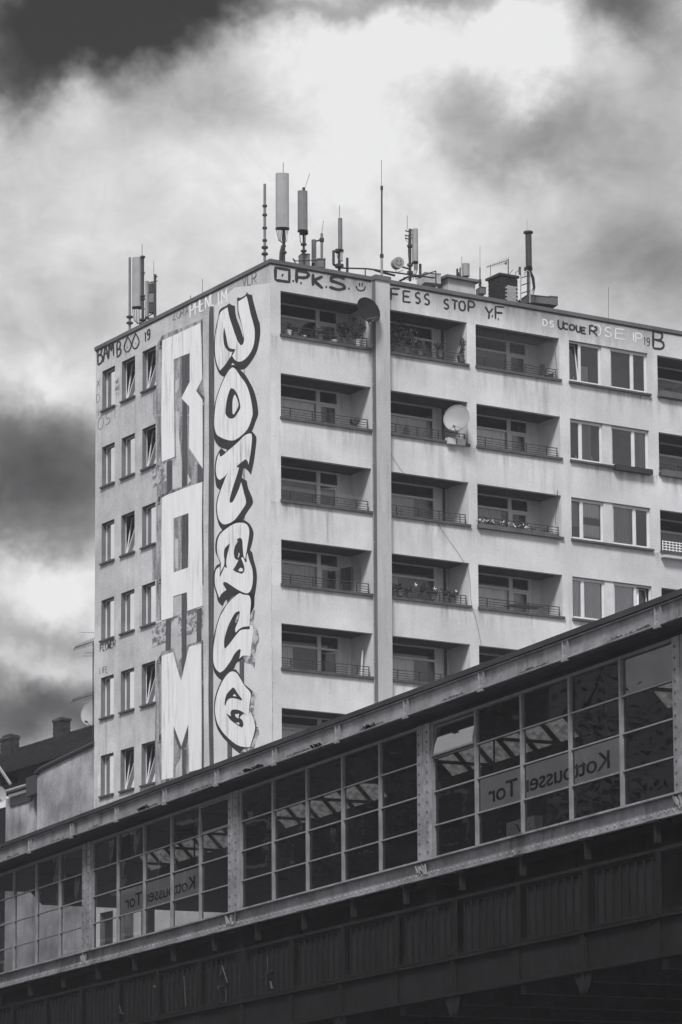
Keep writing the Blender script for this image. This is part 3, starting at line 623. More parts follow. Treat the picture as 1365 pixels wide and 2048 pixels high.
for (nm, lps) in (('R', [C_(Q1, [(350, 590), (560, 500), (730, 420), (900, 340), (1100, 250), (1115, 700), (1130, 1340), (1010, 1580), (1130, 1740)])+C_(Q2, [(1135, 400), (1138, 1240), (870, 840), (878, 30)])+C_(Q1, [(720, 1720), (885, 1400), (885, 840), (730, 900), (570, 970), (580, 1850)])+C_(Q2, [(590, 1010), (340, 1110), (328, 500), (330, 0)])+C_(Q1, [(335, 1400), (343, 900)])]),
                  ('A', [C_(Q2, [(340, 1810), (430, 1760), (560, 1710), (730, 1640), (1130, 1500)])+C_(Q3, [(1122, 700), (1132, 1850)])+C_(Q4, [(1135, 600), (840, 700), (830, 335), (565, 415), (562, 820), (330, 890)])+C_(Q3, [(332, 1000), (338, 400)]),
                          C_(Q3, [(570, 560), (860, 450), (862, 1000), (850, 1510), (570, 1610)])]),
                  ('M', [C_(Q4, [(340, 1580), (440, 1540), (560, 1500), (640, 1830), (720, 2057), (800, 1700), (870, 1410), (910, 1385), (1110, 1340)])+C_(Q5, [(1115, 0), (1117, 1440), (870, 1500), (862, 1100), (855, 570), (720, 1000), (570, 600), (570, 1200), (562, 1610), (335, 1660), (338, 900), (333, 0)])])):
    paint('mural_letter', lps, mapL, .016, W_PAINT, False, label='huge white roller painted letter %s on the gable' % nm, wob=.12)
    for q in ([C_(Q1, [(1105, 240), (1130, 180), (1140, 1340), (1132, 1340), (1118, 700)]), C_(Q1, [(1010, 1580), (1030, 1560), (1168, 1700), (1160, 1850), (1132, 1745)]), C_(Q2, [(1138, 0), (1165, 0), (1160, 620), (1152, 1500), (1140, 1500), (1140, 400)])] if nm == 'R' else
              [C_(Q3, [(1128, -140), (1148, -140), (1142, 700), (1150, 1300), (1142, 1850), (1134, 1850), (1124, 700)])] if nm == 'A' else [C_(Q4, [(1112, 1330), (1142, 1270), (1140, 2040), (1116, 2040)]), C_(Q5, [(1118, -200), (1145, -200), (1155, 800), (1150, 1440), (1119, 1440)])]):
        paint('paint_outline', [q], mapL, .012, D_PAINT, False, wob=.2)

# written tags: single-stroke alphabet
FONT = {
 'A': [[(0, 0), (.5, 1), (1, 0)], [(.2, .4), (.8, .4)]], 'B': [[(0, 0), (0, 1), (.7, .95), (.8, .75), (.6, .55), (.05, .52)], [(.1, .52), (.8, .45), (.95, .22), (.7, .03), (0, 0)]],
 'C': [[(.95, .85), (.6, 1), (.2, .85), (0, .5), (.2, .12), (.6, 0), (.95, .15)]], 'D': [[(0, 0), (0, 1), (.6, .9), (.95, .5), (.6, .08), (0, 0)]],
 'E': [[(.9, 1), (0, .97), (0, 0), (.95, .03)], [(.02, .5), (.75, .52)]], 'F': [[(.95, 1), (0, .95), (0, 0)], [(.02, .5), (.75, .55)]],
 'H': [[(0, 0), (0, 1)], [(1, 0), (1, 1)], [(0, .5), (1, .5)]], 'I': [[(.5, 0), (.5, 1)]], 'K': [[(0, 0), (0, 1)], [(.95, 1), (.05, .45), (.95, 0)]],
 'L': [[(.1, 1), (.1, .02), (.9, 0)]], 'M': [[(0, 0), (.1, 1), (.5, .35), (.9, 1), (1, 0)]], 'N': [[(0, 0), (.05, 1), (.9, 0), (1, 1)]],
 'O': [[(.5, 1), (.1, .8), (0, .45), (.15, .1), (.5, 0), (.87, .12), (1, .5), (.88, .85), (.5, 1)]], 'P': [[(0, 0), (0, 1), (.7, .95), (.95, .75), (.7, .5), (.03, .46)]],
 'R': [[(0, 0), (0, 1), (.7, .95), (.92, .75), (.7, .52), (.05, .48)], [(.3, .48), (1, 0)]], 'S': [[(.9, .88), (.55, 1), (.15, .85), (.15, .6), (.8, .42), (.9, .18), (.55, 0), (.05, .1)]],
 'T': [[(0, 1), (1, .98)], [(.5, .98), (.48, 0)]], 'U': [[(0, 1), (.02, .3), (.3, 0), (.7, 0), (.95, .3), (1, 1)]], 'V': [[(0, 1), (.5, 0), (1, 1)]],
 'W': [[(0, 1), (.25, 0), (.5, .7), (.75, 0), (1, 1)]], 'X': [[(0, 0), (1, 1)], [(0, 1), (1, 0)]], 'Y': [[(0, 1), (.5, .5), (1, 1)], [(.5, .5), (.45, 0)]], 'Z': [[(0, 1), (.9, 1), (.05, 0), (1, 0)]],
 'J': [[(.8, 1), (.8, .2), (.5, 0), (.1, .15)]], '1': [[(.3, .85), (.6, 1), (.6, 0)]], '9': [[(.9, .6), (.5, .45), (.1, .65), (.25, .95), (.7, 1), (.92, .75), (.85, .2), (.5, 0), (.15, .08)]],
 '.': [[(.1, .2), (.45, .22), (.8, .24)]], '!': [[(.5, 1), (.5, .3)], [(.5, .05), (.52, .0)]], '_': [[(0, 0), (0, 1), (1, .98), (1, .02), (0, 0)], [(.45, .5), (.55, .46)]],
 ')': [[(0, .55), (.15, .12), (.5, 0), (.85, .15), (1, .6)], [(.35, .95), (.36, .5)], [(.65, .98), (.64, .5)]], 'Q': [[(.5, 1), (.12, .62), (0, .3), (.3, .0), (.7, .0), (1, .3), (.85, .65), (.5, 1), (.35, 1.1)], [(.48, .32), (.54, .28)]],
}
def ribbon(m, pts, w, mp, off):
    """pts in photograph-plane pixels; constant-width brush stroke with rounded ends, no overlaps inside"""
    pts = smooth_loop(pts, 4, closed=False, corner=62)
    if len(pts) < 2: return
    L = []; R = []
    for i, p in enumerate(pts):
        a = pts[max(0, i-1)]; b = pts[min(len(pts)-1, i+1)]
        d = (b[0]-a[0], b[1]-a[1]); l = math.hypot(*d) or 1; n = (-d[1]/l, d[0]/l)
        ww = w*(.5+random.uniform(-.06, .06)); ww *= .55 if i in (0, len(pts)-1) else 1
        L.append((p[0]+n[0]*ww, p[1]+n[1]*ww)); R.append((p[0]-n[0]*ww, p[1]-n[1]*ww))
    for i in range(len(pts)-1): m.quad(mp(*L[i], off), mp(*L[i+1], off), mp(*R[i+1], off), mp(*R[i], off))
def write(text, p0, p1, h, w, mp, mt_, off=.006, name='graffiti_tag', label=None, gap=.35, slant=0, jit=.0, par=None):
    m = MB(); n = len(text); k = 0
    tw = sum(.45 if ch in '.!1I' else 1 for ch in text)+gap*(n-1); pos = 0; st = 0
    for ch in text:
        cw = .45 if ch in '.!1I' else 1
        if ch != ' ':
            m = MB()
            jx, jy, js = random.uniform(-jit, jit), random.uniform(-jit, jit), 1+random.uniform(-jit, jit)
            for poly in FONT[ch]:
                q = []
                for (x, y) in poly:
                    t = (pos+(x*cw if cw == 1 else (x-.5)*1.0*cw+.22))/tw
                    bx = p0[0]+(p1[0]-p0[0])*t; by = p0[1]+(p1[1]-p0[1])*t
                    q.append((bx+slant*y*h+jx*h, by-y*h*js+jy*h))
                ribbon(m, q, w, mp, off+.003*(st % 3)); st += 1
            o = m.build(name, mt_, block)
        pos += cw+gap
    return o
# gable
write('BAM', (196.5, 730), (228, 712), 35, 3.1, mapL, B_PAINT, gap=.12); write('B', (235, 715), (243, 708), 28, 3, mapL, B_PAINT); write('QQ', (249, 706), (279, 693), 29, 2.4, mapL, B_PAINT, gap=.15)
write('19', (290, 685), (301, 676), 19, 2.6, mapL, B_PAINT, gap=.3)
write('ZORA', (346, 641), (378, 628), 16, 1.1, mapL, S_PAINT, gap=.25); write('VLR', (485, 574), (514, 566), 24, 1.5, mapL, S_PAINT, gap=.12)
write('PHENL', (381, 635), (430, 609), 27, 2.2, mapL, P_PAINT, gap=.25, name='pale_graffiti_tag'); write('IM', (435, 612), (455, 604), 27, 2.2, mapL, P_PAINT, gap=.3, name='pale_graffiti_tag')
write('X', (194, 775), (201, 772), 15, .9, mapL, S_PAINT); write('D', (194, 806), (201, 803), 17, .9, mapL, S_PAINT); write('I', (196, 832), (199, 831), 14, .9, mapL, S_PAINT)
write('OST', (197, 862), (236, 834), 24, .9, mapL, S_PAINT, gap=.35); write('WE', (232, 768), (240, 764), 8, .8, mapL, S_PAINT); write('ARE', (231, 783), (241, 778), 9, .8, mapL, S_PAINT); write('!!', (233, 795), (239, 792), 10, .8, mapL, S_PAINT)
write('FLOWER', (201, 1304), (232, 1293), 15, 1.25, mapL, B_PAINT, gap=.12); write('LIFE', (200, 1348), (216, 1345), 13, .9, mapL, S_PAINT, gap=.3)
# front
RP = lambda a, b: (520+a/3.592, 300+b/3.592)
def tg(ch, box, w, mt_=B_PAINT, nm='graffiti_tag'):
    """box: left-bottom, right-bottom, height in image measure"""
    write(ch, box[0], box[1], box[2], w, mapR, mt_, name=nm)
tg('_', (RP(112, 935), RP(212, 950), 25), 6.0); tg('.', (RP(232, 946), RP(250, 950), 9), 4.5); tg('P', (RP(264, 955), RP(358, 965), 25), 6.0); tg('.', (RP(288, 962), RP(305, 965), 9), 4.5)
tg('K', (RP(382, 975), RP(455, 995), 24), 6.0); tg('.', (RP(470, 990), RP(487, 994), 9), 4.5); tg('S', (RP(492, 992), RP(622, 1012), 26), 6.2); tg('.', (RP(632, 1002), RP(648, 1004), 9), 4.5); tg(')', (RP(692, 1008), RP(758, 1014), 17), 2.6)
QP = lambda a, b: (740+a/2.73, 420+b/2.73)
for ch, a, b, x2, y2, h in (('F', 116, 492, 168, 500, 25), ('E', 183, 500, 226, 507, 22), ('S', 248, 508, 276, 512, 22), ('S', 298, 516, 326, 520, 22), ('S', 404, 538, 432, 544, 20), ('T', 446, 540, 482, 550, 19), ('O', 488, 545, 520, 552, 19), ('P', 538, 556, 574, 562, 22), ('Y', 630, 590, 672, 600, 23), ('.', 664, 584, 674, 586, 8), ('F', 686, 596, 738, 606, 27), ('.', 698, 600, 706, 602, 8)):
    tg(ch, (QP(a, b), QP(x2, y2), h), 3.7 if ch != '.' else 4.5)
SP_ = lambda a, b: (940+a/3.212, 620+b/3.212)
for ch, a, b, x2, y2, h in (('U', 568, 116, 600, 124, 17), ('C', 600, 120, 632, 128, 12), ('O', 640, 126, 672, 132, 11), ('U', 684, 138, 710, 144, 13), ('E', 716, 148, 748, 156, 12), ('R', 770, 160, 820, 168, 19)):
    tg(ch, (SP_(a, b), SP_(x2, y2), h), 3.7)
write('19', SP_(1118, 226), SP_(1156, 232), 16, 1.5, mapR, B_PAINT); tg('B', (SP_(1178, 245), SP_(1250, 256), 34), 4.2)
for ch, a, b, x2, y2, h in (('D', 470, 100, 500, 105, 13), ('S', 512, 108, 540, 112, 12), ('O', 790, 160, 840, 168, 22), ('S', 866, 168, 912, 176, 19), ('E', 936, 182, 1000, 192, 20), ('1', 1042, 196, 1058, 200, 16), ('P', 1066, 208, 1108, 214, 19)):
    tg(ch, (SP_(a, b), SP_(x2, y2), h), 2.6, mat('washed_spray', .62, .9, .1, v2=.78, scale=4), 'pale_graffiti_tag')
paint('rust_streak', [[(653, 1025), (657.5, 1026), (656.5, 1080), (654.5, 1085)]], mapR, .004, mat('damp_stain', .36, .95, .1, v2=.44, scale=5, fine=.2), True)

# loose wire down the front
wp = [(776, 697), (776, 880), (795, 930), (815, 955), (840, 995), (880, 1055), (925, 1120), (938, 1150), (942, 1205), (952, 1240), (962, 1290)]
m = MB(); m.tube([BW(*( (p.x, -.03, p.z))) for p in [bR(a, b) for a, b in smooth_loop(wp, 4, False)]], .0055, 4)
m.build('loose_cable', BLK, label='thin black cable running slack down the front of the block', cat='cable')

# ------------------------------------------------------------------ satellite dishes
def dish(cx, cy, rx_px, ry_px, depth_y, facing, col, label, plane='R', arm=True, mount=(0, 0, -.5)):
    p = (bR(cx, cy, depth_y) if plane == 'R' else bL(cx, cy, depth_y)); c0 = BW(p.x, p.y, p.z)
    dist = (c0-Vector((0, 0, CAMZ))).length; r = ry_px*dist/F
    e = empty('satellite_dish', c0, 0, label, 'satellite dish')
    f = Vector(facing).normalized(); u = f.cross(Vector((0, 0, 1))).normalized(); w = u.cross(f).normalized(); k = rx_px/ry_px
    m = MB(); n = 28; rings = 6
    def P(t, q): rr = r*q; return u*(math.cos(t)*rr*.93)+w*(math.sin(t)*rr)-f*(.16*r*(1-q*q)-.0)
    for a in range(rings):
        for b in range(n):
            t0, t1 = 2*math.pi*b/n, 2*math.pi*(b+1)/n
            m.quad(tuple(P(t0, a/rings)), tuple(P(t1, a/rings)), tuple(P(t1, (a+1)/rings)), tuple(P(t0, (a+1)/rings)))
    rim = [P(2*math.pi*b/n, 1) for b in range(n+1)]
    m2 = MB(); m2.tube(rim, .018, 6, cap=False)
    m.build('reflector', col, e, smooth=True); m2.build('rim', col, e)
    if arm:
        tip = f*(r*.75)-w*(r*1.02); m = MB(); m.tube([-w*r*1.0-f*.02, tip], .015, 6); m.tube([u*.45*r-w*.85*r, tip], .007, 5); m.tube([-u*.45*r-w*.85*r, tip], .007, 5); m.build('feed_arm', GALV, e)
        m = MB(); m.tube([tip, tip-f*.14+w*.05], .035, 8); m.build('feed_horn', BLK, e)
    m = MB(); m.tube([-f*.2*r, -f*.2*r-f*.12, Vector(mount)-f*.12], .022, 6); m.tube([-f*.30*r, -f*.30*r-f*.14], .07, 8); m.build('mount', GALV, e)
    return e
DARKD = mat('dark_dish_paint', .016, .95, .05, v2=.022, scale=2); LIGHTD = mat('pale_dish_paint', .24, .55, .3, v2=.29, scale=2)
toR = Vector((.93, -.35, .18))
dish(738, 620, 21, 28, -.55, (.55, -.80, .30), DARKD, 'dark grey satellite dish fixed beside the top of the pilaster', mount=(.1, .5, -.35))
dish(913.5, 836, 22, 28, -.30, (-.25, -.93, .22), LIGHTD, 'white satellite dish standing out over a balcony planter right of the pilaster', mount=(0, .3, -.45))
dish(186, 1424, 25, 29, 3.0, (-.45, -.85, .25), LIGHTD, 'pale satellite dish half hidden behind the gable above the tiled roof', plane='L', mount=(0, .2, -1.2))
dish(-3, 1588, 15, 17, -1.2, (.35, -.9, .2), LIGHTD, 'white satellite dish at the left edge below the tiled roof', plane='L', mount=(0, .5, -.3))

# ------------------------------------------------------------------ things on the balconies
def leaves(m, cpt, r, n, size=.05, flat=.7):
    for _ in range(n):
        d = Vector((random.gauss(0, 1), random.gauss(0, 1), random.gauss(0, flat))); d = d.normalized()*r*random.random()**.5
        p = Vector(cpt)+d; a = Vector((random.uniform(-1, 1), random.uniform(-1, 1), random.uniform(-1, 1))).normalized(); b = a.cross(Vector((random.uniform(-1, 1), random.uniform(-1, 1), .3))).normalized()
        s_ = size*random.uniform(.6, 1.3); m.quad(tuple(p-a*s_), tuple(p+b*s_*.5), tuple(p+a*s_), tuple(p-b*s_*.5))
def plant(px, py, hpx, wpx, label, potm=POT, y=.12, flowers=None, tall=False, leafy=1.0):
    """px,py: where its pot stands on the ledge line"""
    p = bR(px, py, y); k = 1/62.0
    e = empty('potted_plant', BW(p.x, p.y, p.z), AL, label, 'potted plant')
    h, w = hpx*k, wpx*k; ph = min(.22, h*.4); pr = min(.13, w*.35)
    m = MB(); n = 10
    for j in range(n):
        t0, t1 = 2*math.pi*j/n, 2*math.pi*(j+1)/n
        m.quad((pr*.75*math.cos(t0), pr*.75*math.sin(t0), 0), (pr*.75*math.cos(t1), pr*.75*math.sin(t1), 0), (pr*math.cos(t1), pr*math.sin(t1), ph), (pr*math.cos(t0), pr*math.sin(t0), ph))
    m.tube([(0, 0, ph-.03), (0, 0, ph)], pr*1.08, n); m.build('pot', potm, e)
    m = MB(); st = MB()
    nst = 5 if tall else 3
    for q in range(nst):
        tx = random.uniform(-.5, .5)*w; tz = h*random.uniform(.7, 1.0); ty = random.uniform(-.05, .05)
        st.tube([(0, 0, ph), (tx*.5, ty, (ph+tz)/2), (tx, ty, tz)], .007, 4)
        for z in range(4):
            f = (z+1)/4; leaves(m, (tx*f, ty, ph+(tz-ph)*f), w*.22, int(7*leafy)+2, .045)
    st.build('stem', LEAF, e); m.build('leaf_cluster', LEAF, e)
    if flowers:
        for (dx, dz) in flowers:
            m = MB()
            for q in range(5):
                t = q*2*math.pi/5+.3; a, b = .075*math.cos(t), .075*math.sin(t); a2, b2 = .04*math.cos(t+.7), .04*math.sin(t+.7)
                m.quad((dx*k, -.05, dz*k), (dx*k+a, -.06, dz*k+b), (dx*k+a*1.1+a2*.3, -.05, dz*k+b*1.1+b2*.3), (dx*k+a2, -.04, dz*k+b2))
            m.build('flower', PETAL, e)
    return e
plant(578, 672, 28, 20, 'pale pot with leggy plant at the left end of the top left balcony', POT_W, tall=True)
plant(590, 674, 22, 22, 'small bushy plant second from the left end of the top left balcony')
plant(640, 682, 30, 26, 'straggly plant hanging over the middle of the top left balcony rail', leafy=.5, tall=True)
plant(608, 677, 14, 16, 'low plant in a pale pot between the bushy and the straggly plants, top left balcony', POT_W)
plant(690, 690, 50, 46, 'big dark bushy plant on the right of the top left balcony', tall=True, leafy=3, y=.5)
plant(716, 693, 62, 44, 'tallest dark plant beside the dark dish on the top left balcony', POT_W, tall=True, leafy=3, y=.35)
plant(668, 688, 18, 26, 'low wide plant in front of the balcony door, top left balcony', POT_W)
plant(790, 706, 70, 52, 'tall dark climbing plant at the left of the top middle balcony', tall=True, leafy=5, y=.5)
plant(815, 708, 56, 50, 'dense dark bush second on the top middle balcony', tall=True, leafy=4, y=.4)
plant(840, 712, 34, 40, 'low dark spreading plant in the centre of the top middle balcony', leafy=3)
plant(880, 716, 36, 30, 'spiky plant right of centre on the top middle balcony', tall=True)
plant(922, 724, 64, 24, 'tall bare stemmed plant by the right wall of the top middle balcony', tall=True, leafy=.8)
plant(800, 1193, 30, 24, 'leafy pot plant at the left of the balcony with three pinwheel flowers', leafy=1.5)
plant(818, 1196, 22, 18, 'second small pot plant on the balcony with three pinwheel flowers')
plant(786, 1190, 22, 16, 'smallest pot plant at the left wall of the pinwheel flower balcony')
plant(845, 1200, 34, 14, 'white pinwheel flower above a dark tub left of the door, middle balcony', flowers=[(-18, 29)])
plant(866, 1200, 26, 34, 'wide dark tub plant with a white pinwheel flower, middle balcony', leafy=2.2, flowers=[(3, 23)])
plant(892, 1206, 30, 18, 'upright dark pot plant between two white pinwheel flowers')
plant(905, 1208, 28, 20, 'pot plant with the rightmost white pinwheel flower', flowers=[(8, 26)])
def planter(p0, p1, h, label, mt_, parts='plain', y=-.02, fl=0, dense=0, plane=bR):
    a, b = plane(*p0, y), plane(*p1, y); x0, x1, z = min(a.x, b.x), max(a.x, b.x), (a.z+b.z)/2
    e = empty('planter_box', BW(x0, y, z), AL, label, 'planter')
    m = MB(); L = x1-x0; hh = h/62.
    for (q0, q1, r0, r1) in ((0, L, -.14, -.125), (0, L, .035, .05), (0, .015, -.125, .035), (L-.015, L, -.125, .035)): m.box(q0, q1, r0, r1, 0, hh)
    m.box(.015, L-.015, -.125, .035, 0, hh*.8); m.build('box', mt_, e)
    if dense:
        m = MB()
        for k in range(dense): leaves(m, (L*random.random(), -.05, hh+.06), .12, 14, .04)
        m.build('leaf_cluster', LEAF, e)
    if fl:
        m = MB()
        for k in range(fl): leaves(m, (L*.62*random.random(), -.12, hh+.1+random.uniform(-.05, .08)), .03, 6, .03)
        m.build('blossoms', PETAL, e)
    return e
planter((955, 1058), (1112, 1076), 9, 'long flower box with white blossoms on the third right hand balcony', POT, y=.0, fl=26, dense=20)
planter((1228, 940), (1302, 950), 11, 'long black planter box on the window ledge second from the top', BLK, y=-.06)
planter((892, 888), (908, 891), 13, 'grey square planter left under the white satellite dish', POT_W, y=.0); planter((911, 890), (927, 893), 13, 'grey square planter right under the white satellite dish', POT_W, y=.0)
planter((1324, 1114), (1400, 1126), 5, 'white lattice trough on the rightmost balcony', POT_W, y=-.08)
planter((1316, 795), (1400, 806), 14, 'long dark flower trough on the top rightmost balcony', POT, y=.0, dense=16)
planter((1320, 952), (1400, 963), 14, 'dark flower trough on the second rightmost balcony', POT, y=.0, dense=16)
# lattice on the rightmost balcony
e = empty('lattice_panel', BW(15.9, -.09, SILLS[2]), AL, 'white square lattice panel along the third rightmost balcony rail', 'lattice')
for k in range(22): m = MB(); m.box(k*.15, k*.15+.03, 0, .012, .0, .36); m.build('lattice_slat', P_PAINT, e)
for k in range(4): m = MB(); m.box(0, 3.3, -.014, -.002, .03+k*.095, .055+k*.095); m.build('lattice_slat', P_PAINT, e)
# boards, sticks, cabinet
def board(pts, y, t, label, mt_, name='leaning_board', cat='board'):
    P = [bR(a, b, y) for a, b in pts]; e = MB()
    q = [BW(p.x, p.y, p.z) for p in P]; nrm = (q[1]-q[0]).cross(q[3]-q[0]).normalized()*t
    i = [tuple(a) for a in q]+[tuple(a+nrm) for a in q]; e.v = i
    e.f = [(0, 1, 2, 3), (7, 6, 5, 4), (0, 1, 5, 4), (1, 2, 6, 5), (2, 3, 7, 6), (3, 0, 4, 7)]; e.m = [0]*6
    return e.build(name, mt_, label=label, cat=cat)
c5p = lambda a, b: (540+a/3.25, 680+b/3.25)
board([c5p(545, 1468), c5p(598, 1470), c5p(606, 1660), c5p(548, 1655)], .7, .5, 'grey cabinet standing at the right of the fourth left balcony', ROOM, 'balcony_cabinet', 'cabinet')
board([c5p(465, 1485), c5p(520, 1475), c5p(545, 1640), c5p(480, 1640)], .9, .03, 'dark board leaning beside the grey cabinet on the fourth left balcony', BLK)
c7p = lambda a, b: (540+a/2.967, 1100+b/2.967)
board([c7p(548, 596), c7p(556, 596), c7p(547, 750), c7p(540, 750)], .4, .03, 'white pole leaning in the right corner of the fifth left balcony', PVC, 'leaning_pole', 'pole')
board([c7p(474, 610), c7p(478, 610), c7p(474, 740), c7p(468, 740)], .6, .03, 'thin grey stick leaning on the fifth left balcony', GALV, 'leaning_pole', 'pole')
board([SP_(470, 345), SP_(484, 348), SP_(466, 430), SP_(450, 430)], .6, .03, 'dark plank leaning in the netted top right balcony, right one', RAIL); board([SP_(456, 345), SP_(466, 345), SP_(452, 420), SP_(444, 420)], .6, .03, 'dark plank leaning in the netted top right balcony, left one', RAIL)
board([SP_(485, 420), SP_(560, 395), SP_(560, 440), SP_(487, 435)], .35, .2, 'dark covered box in the corner of the netted top right balcony', BLK, 'covered_box', 'box')
board([SP_(215, 1905), SP_(300, 1885), SP_(480, 1905), SP_(420, 1925)], .15, .04, 'dark folded parasol lying along the fourth right balcony rail', BLK, 'folded_parasol', 'parasol')
board([c5p(528, 515), c5p(590, 520), c5p(575, 548), c5p(540, 545)], -.03, .12, 'small dark wire basket hung on the second left balcony rail', BLK, 'hanging_basket', 'basket')
# bird spikes on the third left balcony rail
m = MB(); z = SILLS[2]+.36
for k in range(58): x = .42+k*.058; m.bar((x, .05, z), (x+random.uniform(-.02, .02), .05, z+.13), .007)
m.box(.42, 3.78, .045, .055, z-.006, z+.002)
sp_o = m.build('bird_spikes', GALV, label='row of upright bird spikes on the third left balcony rail', cat='bird spikes'); sp_o.matrix_world = MBW
# net over the top right balcony
m = MB(); x0, x1 = BALC[2][0]+.01, BALC[2][1]-.12; z0, z1 = SILLS[0]+.01, TOPS[0]-.01
k = 0
while x0+k*.09 < x1: x = x0+k*.09; m.bar((x, .10, z0), (x, .10, z1), .004); k += 1
k = 0
while z0+k*.09 < z1: z = z0+k*.09; m.bar((x0, .106, z), (x1+.03*math.sin(k), .106, z), .004); k += 1
m.tube([(x1, .103, z1), (x1+.03, .103, z0+.9), (x1+.10, .103, z0+.3), (x1+.11, .103, z0)], .012, 5)
nt_o = m.build('balcony_net', mat('net_cord', .16, .9, .1), label='fine mesh net stretched across the top right balcony', cat='net'); nt_o.matrix_world = MBW
# clothes airer aerial with long rod on third right balcony
def rod(px, py0, py1, y, r, name, label, mt_=MAST, px1=None, cat='rod'):
    a, b = bR(px, py0, y), bR(px1 if px1 is not None else px, py1, y)
    m = MB(); m.tube([BW(*a), BW(*b)], r, 6); return m.build(name, mt_, label=label, cat=cat)
rod(1116, 980, 1050, .0, .012, 'whip_aerial', 'thin rod aerial standing on the third right hand balcony rail', px1=1111, cat='aerial')
# chimes and bottles
for i, (a, b, lab) in enumerate(((692, 663, 'white hanging lantern among the plants, top left balcony'), (822, 662, 'upper white hanging ornament on the top middle balcony'), (822, 672, 'lower white hanging ornament on the top middle balcony'))):
    p = bR(a, b, .45); m = MB(); m.tube([BW(p.x, p.y, p.z-.07), BW(p.x, p.y, p.z-.02), BW(p.x, p.y, p.z+.02), BW(p.x, p.y, p.z+.09)], .045, 8, .01); m.build('hanging_ornament', PVC, label=lab, cat='ornament')
for i, (a, b, lab) in enumerate(((1147, 758, 'small jar on the window ledge of the top tilted window'), (1172, 762, 'small bottle behind the top window pane'), (1152, 915, 'bottle in the second row left window'), (1184, 918, 'pale cup in the second row left window'))):
    p = bR(a, b, .22); m = MB(); m.tube([BW(p.x, p.y, p.z-.08), BW(p.x, p.y, p.z+.02), BW(p.x, p.y, p.z+.03), BW(p.x, p.y, p.z+.09)], .035, 8, .015); m.build('window_bottle', PVC, label=lab, cat='bottle')

# ------------------------------------------------------------------ roof: masts and antennas
def px2z(px, py, plane, d): return (bR if plane == 'R' else bL)(px, py, d)
def rig(name, label, plane, d, cat='antenna', group=None):
    """collects world-space parts, base point given later"""
    class R_: pass
    r = R_(); r.plane = plane; r.d = d; r.parts = []; r.name = name; r.label = label; r.cat = cat; r.group = group
    def P(px, py, dd=0.0): q = px2z(px, py, plane, d+dd); return BW(q.x, q.y, q.z)
    r.P = P
    def add(nm, m, mt_, **k): r.parts.append((nm, m, mt_, k))
    r.add = add
    def done():
        allv = [Vector(v) for _, m, _, _ in r.parts for v in m.v]
        lo = min(allv, key=lambda q: q.z); e = empty(name, lo, 0, label, cat, group)
        for nm, m, mt_, k in r.parts:
            m.v = [tuple(Vector(v)-lo) for v in m.v]; m.build(nm, mt_, e, **k)
        return e
    r.done = done; return r
RIGHT = MBW.to_3x3() @ Vector((1, 0, 0))
CR = Vector((1, 0, 0)); CF = Vector((0, 1, 0)); UP = Vector((0, 0, 1))
def panel(r, x0, x1, y0, y1, mt_=ANT, depth=.14, yaw=0.0, nm='antenna_panel', dd=-.1):
    a, b = r.P((x0+x1)/2, y0, dd), r.P((x0+x1)/2, y1, dd); w = (x1-x0)*((a-Vector((0, 0, CAMZ))).length)/F
    u = (CR*math.cos(yaw)+CF*math.sin(yaw)); v_ = (CF*math.cos(yaw)-CR*math.sin(yaw))
    m = MB(); n = 12; prof = []
    for k in range(n+1):     # rounded front
        t = math.pi*k/n; prof.append((-math.cos(t)*w/2, -math.sin(t)**.6*depth if k not in (0, n) else 0))
    prof += [(w/2, .03), (-w/2, .03)]
    b2 = Vector((a.x, a.y, b.z)); i = len(m.v)
    for e in (b2, a):
        for (p, q) in prof: m.v.append(tuple(e+u*p+v_*q))
    L = len(prof)
    for k in range(L): m.f.append((k, (k+1) % L, L+(k+1) % L, L+k)); m.m.append(0)
    m.f.append(tuple(range(L))); m.m.append(0); m.f.append(tuple(range(L, 2*L))); m.m.append(0)
    r.add(nm, m, mt_)
    cp = MB(); cp.bar(b2-UP*.03-u*w*.52, b2-UP*.03+u*w*.52, depth*.9, .05); r.add('end_cap', cp, BLK)
    return a, b2, w
def pole(r, px, y0, y1, rad, mt_=MAST, px1=None, dd=0.0, nm='pole'):
    a, b = r.P(px, y0, dd), r.P(px1 if px1 is not None else px, y1, dd); m = MB(); m.tube([a, b], rad, 8); r.add(nm, m, mt_)
def clamp(r, px, y, w=.14, dd=0.0, h=.06):
    p = r.P(px, y, dd); m = MB(); m.tube([p-UP*h/2, p+UP*h/2], w/2, 8); r.add('clamp', m, MAST)
def cables(r, x0, x1, y0, xt, y1, n=6, dd=-.05):
    m = MB()
    for k in range(n):
        a = r.P(x0+(x1-x0)*k/(n-1), y0, dd); b = r.P(xt+random.uniform(-2, 2), y1, dd); c_ = (a+b)/2+Vector((0, 0, -.15))+CR*(a-b).x*.25
        m.tube([a, a-UP*.12, c_, b], .012, 5)
    r.add('cables', m, BLK)
r = rig('sector_antenna', 'tallest pale panel antenna on the roof corner with a fan of cables under it', 'R', .9)
panel(r, 552, 578, 348, 456, yaw=.1); pole(r, 568, 452, 523, .05); pole(r, 567, 325, 350, .010, nm='lightning_rod'); cables(r, 554, 576, 457, 568, 488, 8)
clamp(r, 568, 492); clamp(r, 568, 505, .2); m = MB(); m.tube([r.P(566, 492), r.P(563, 505), r.P(562, 522)], .06, 8); r.add('cable_bundle', m, BLK); r.done()
r = rig('sector_antenna', 'second panel antenna right of the tallest one, with a slanting rod on top', 'R', 1.3)
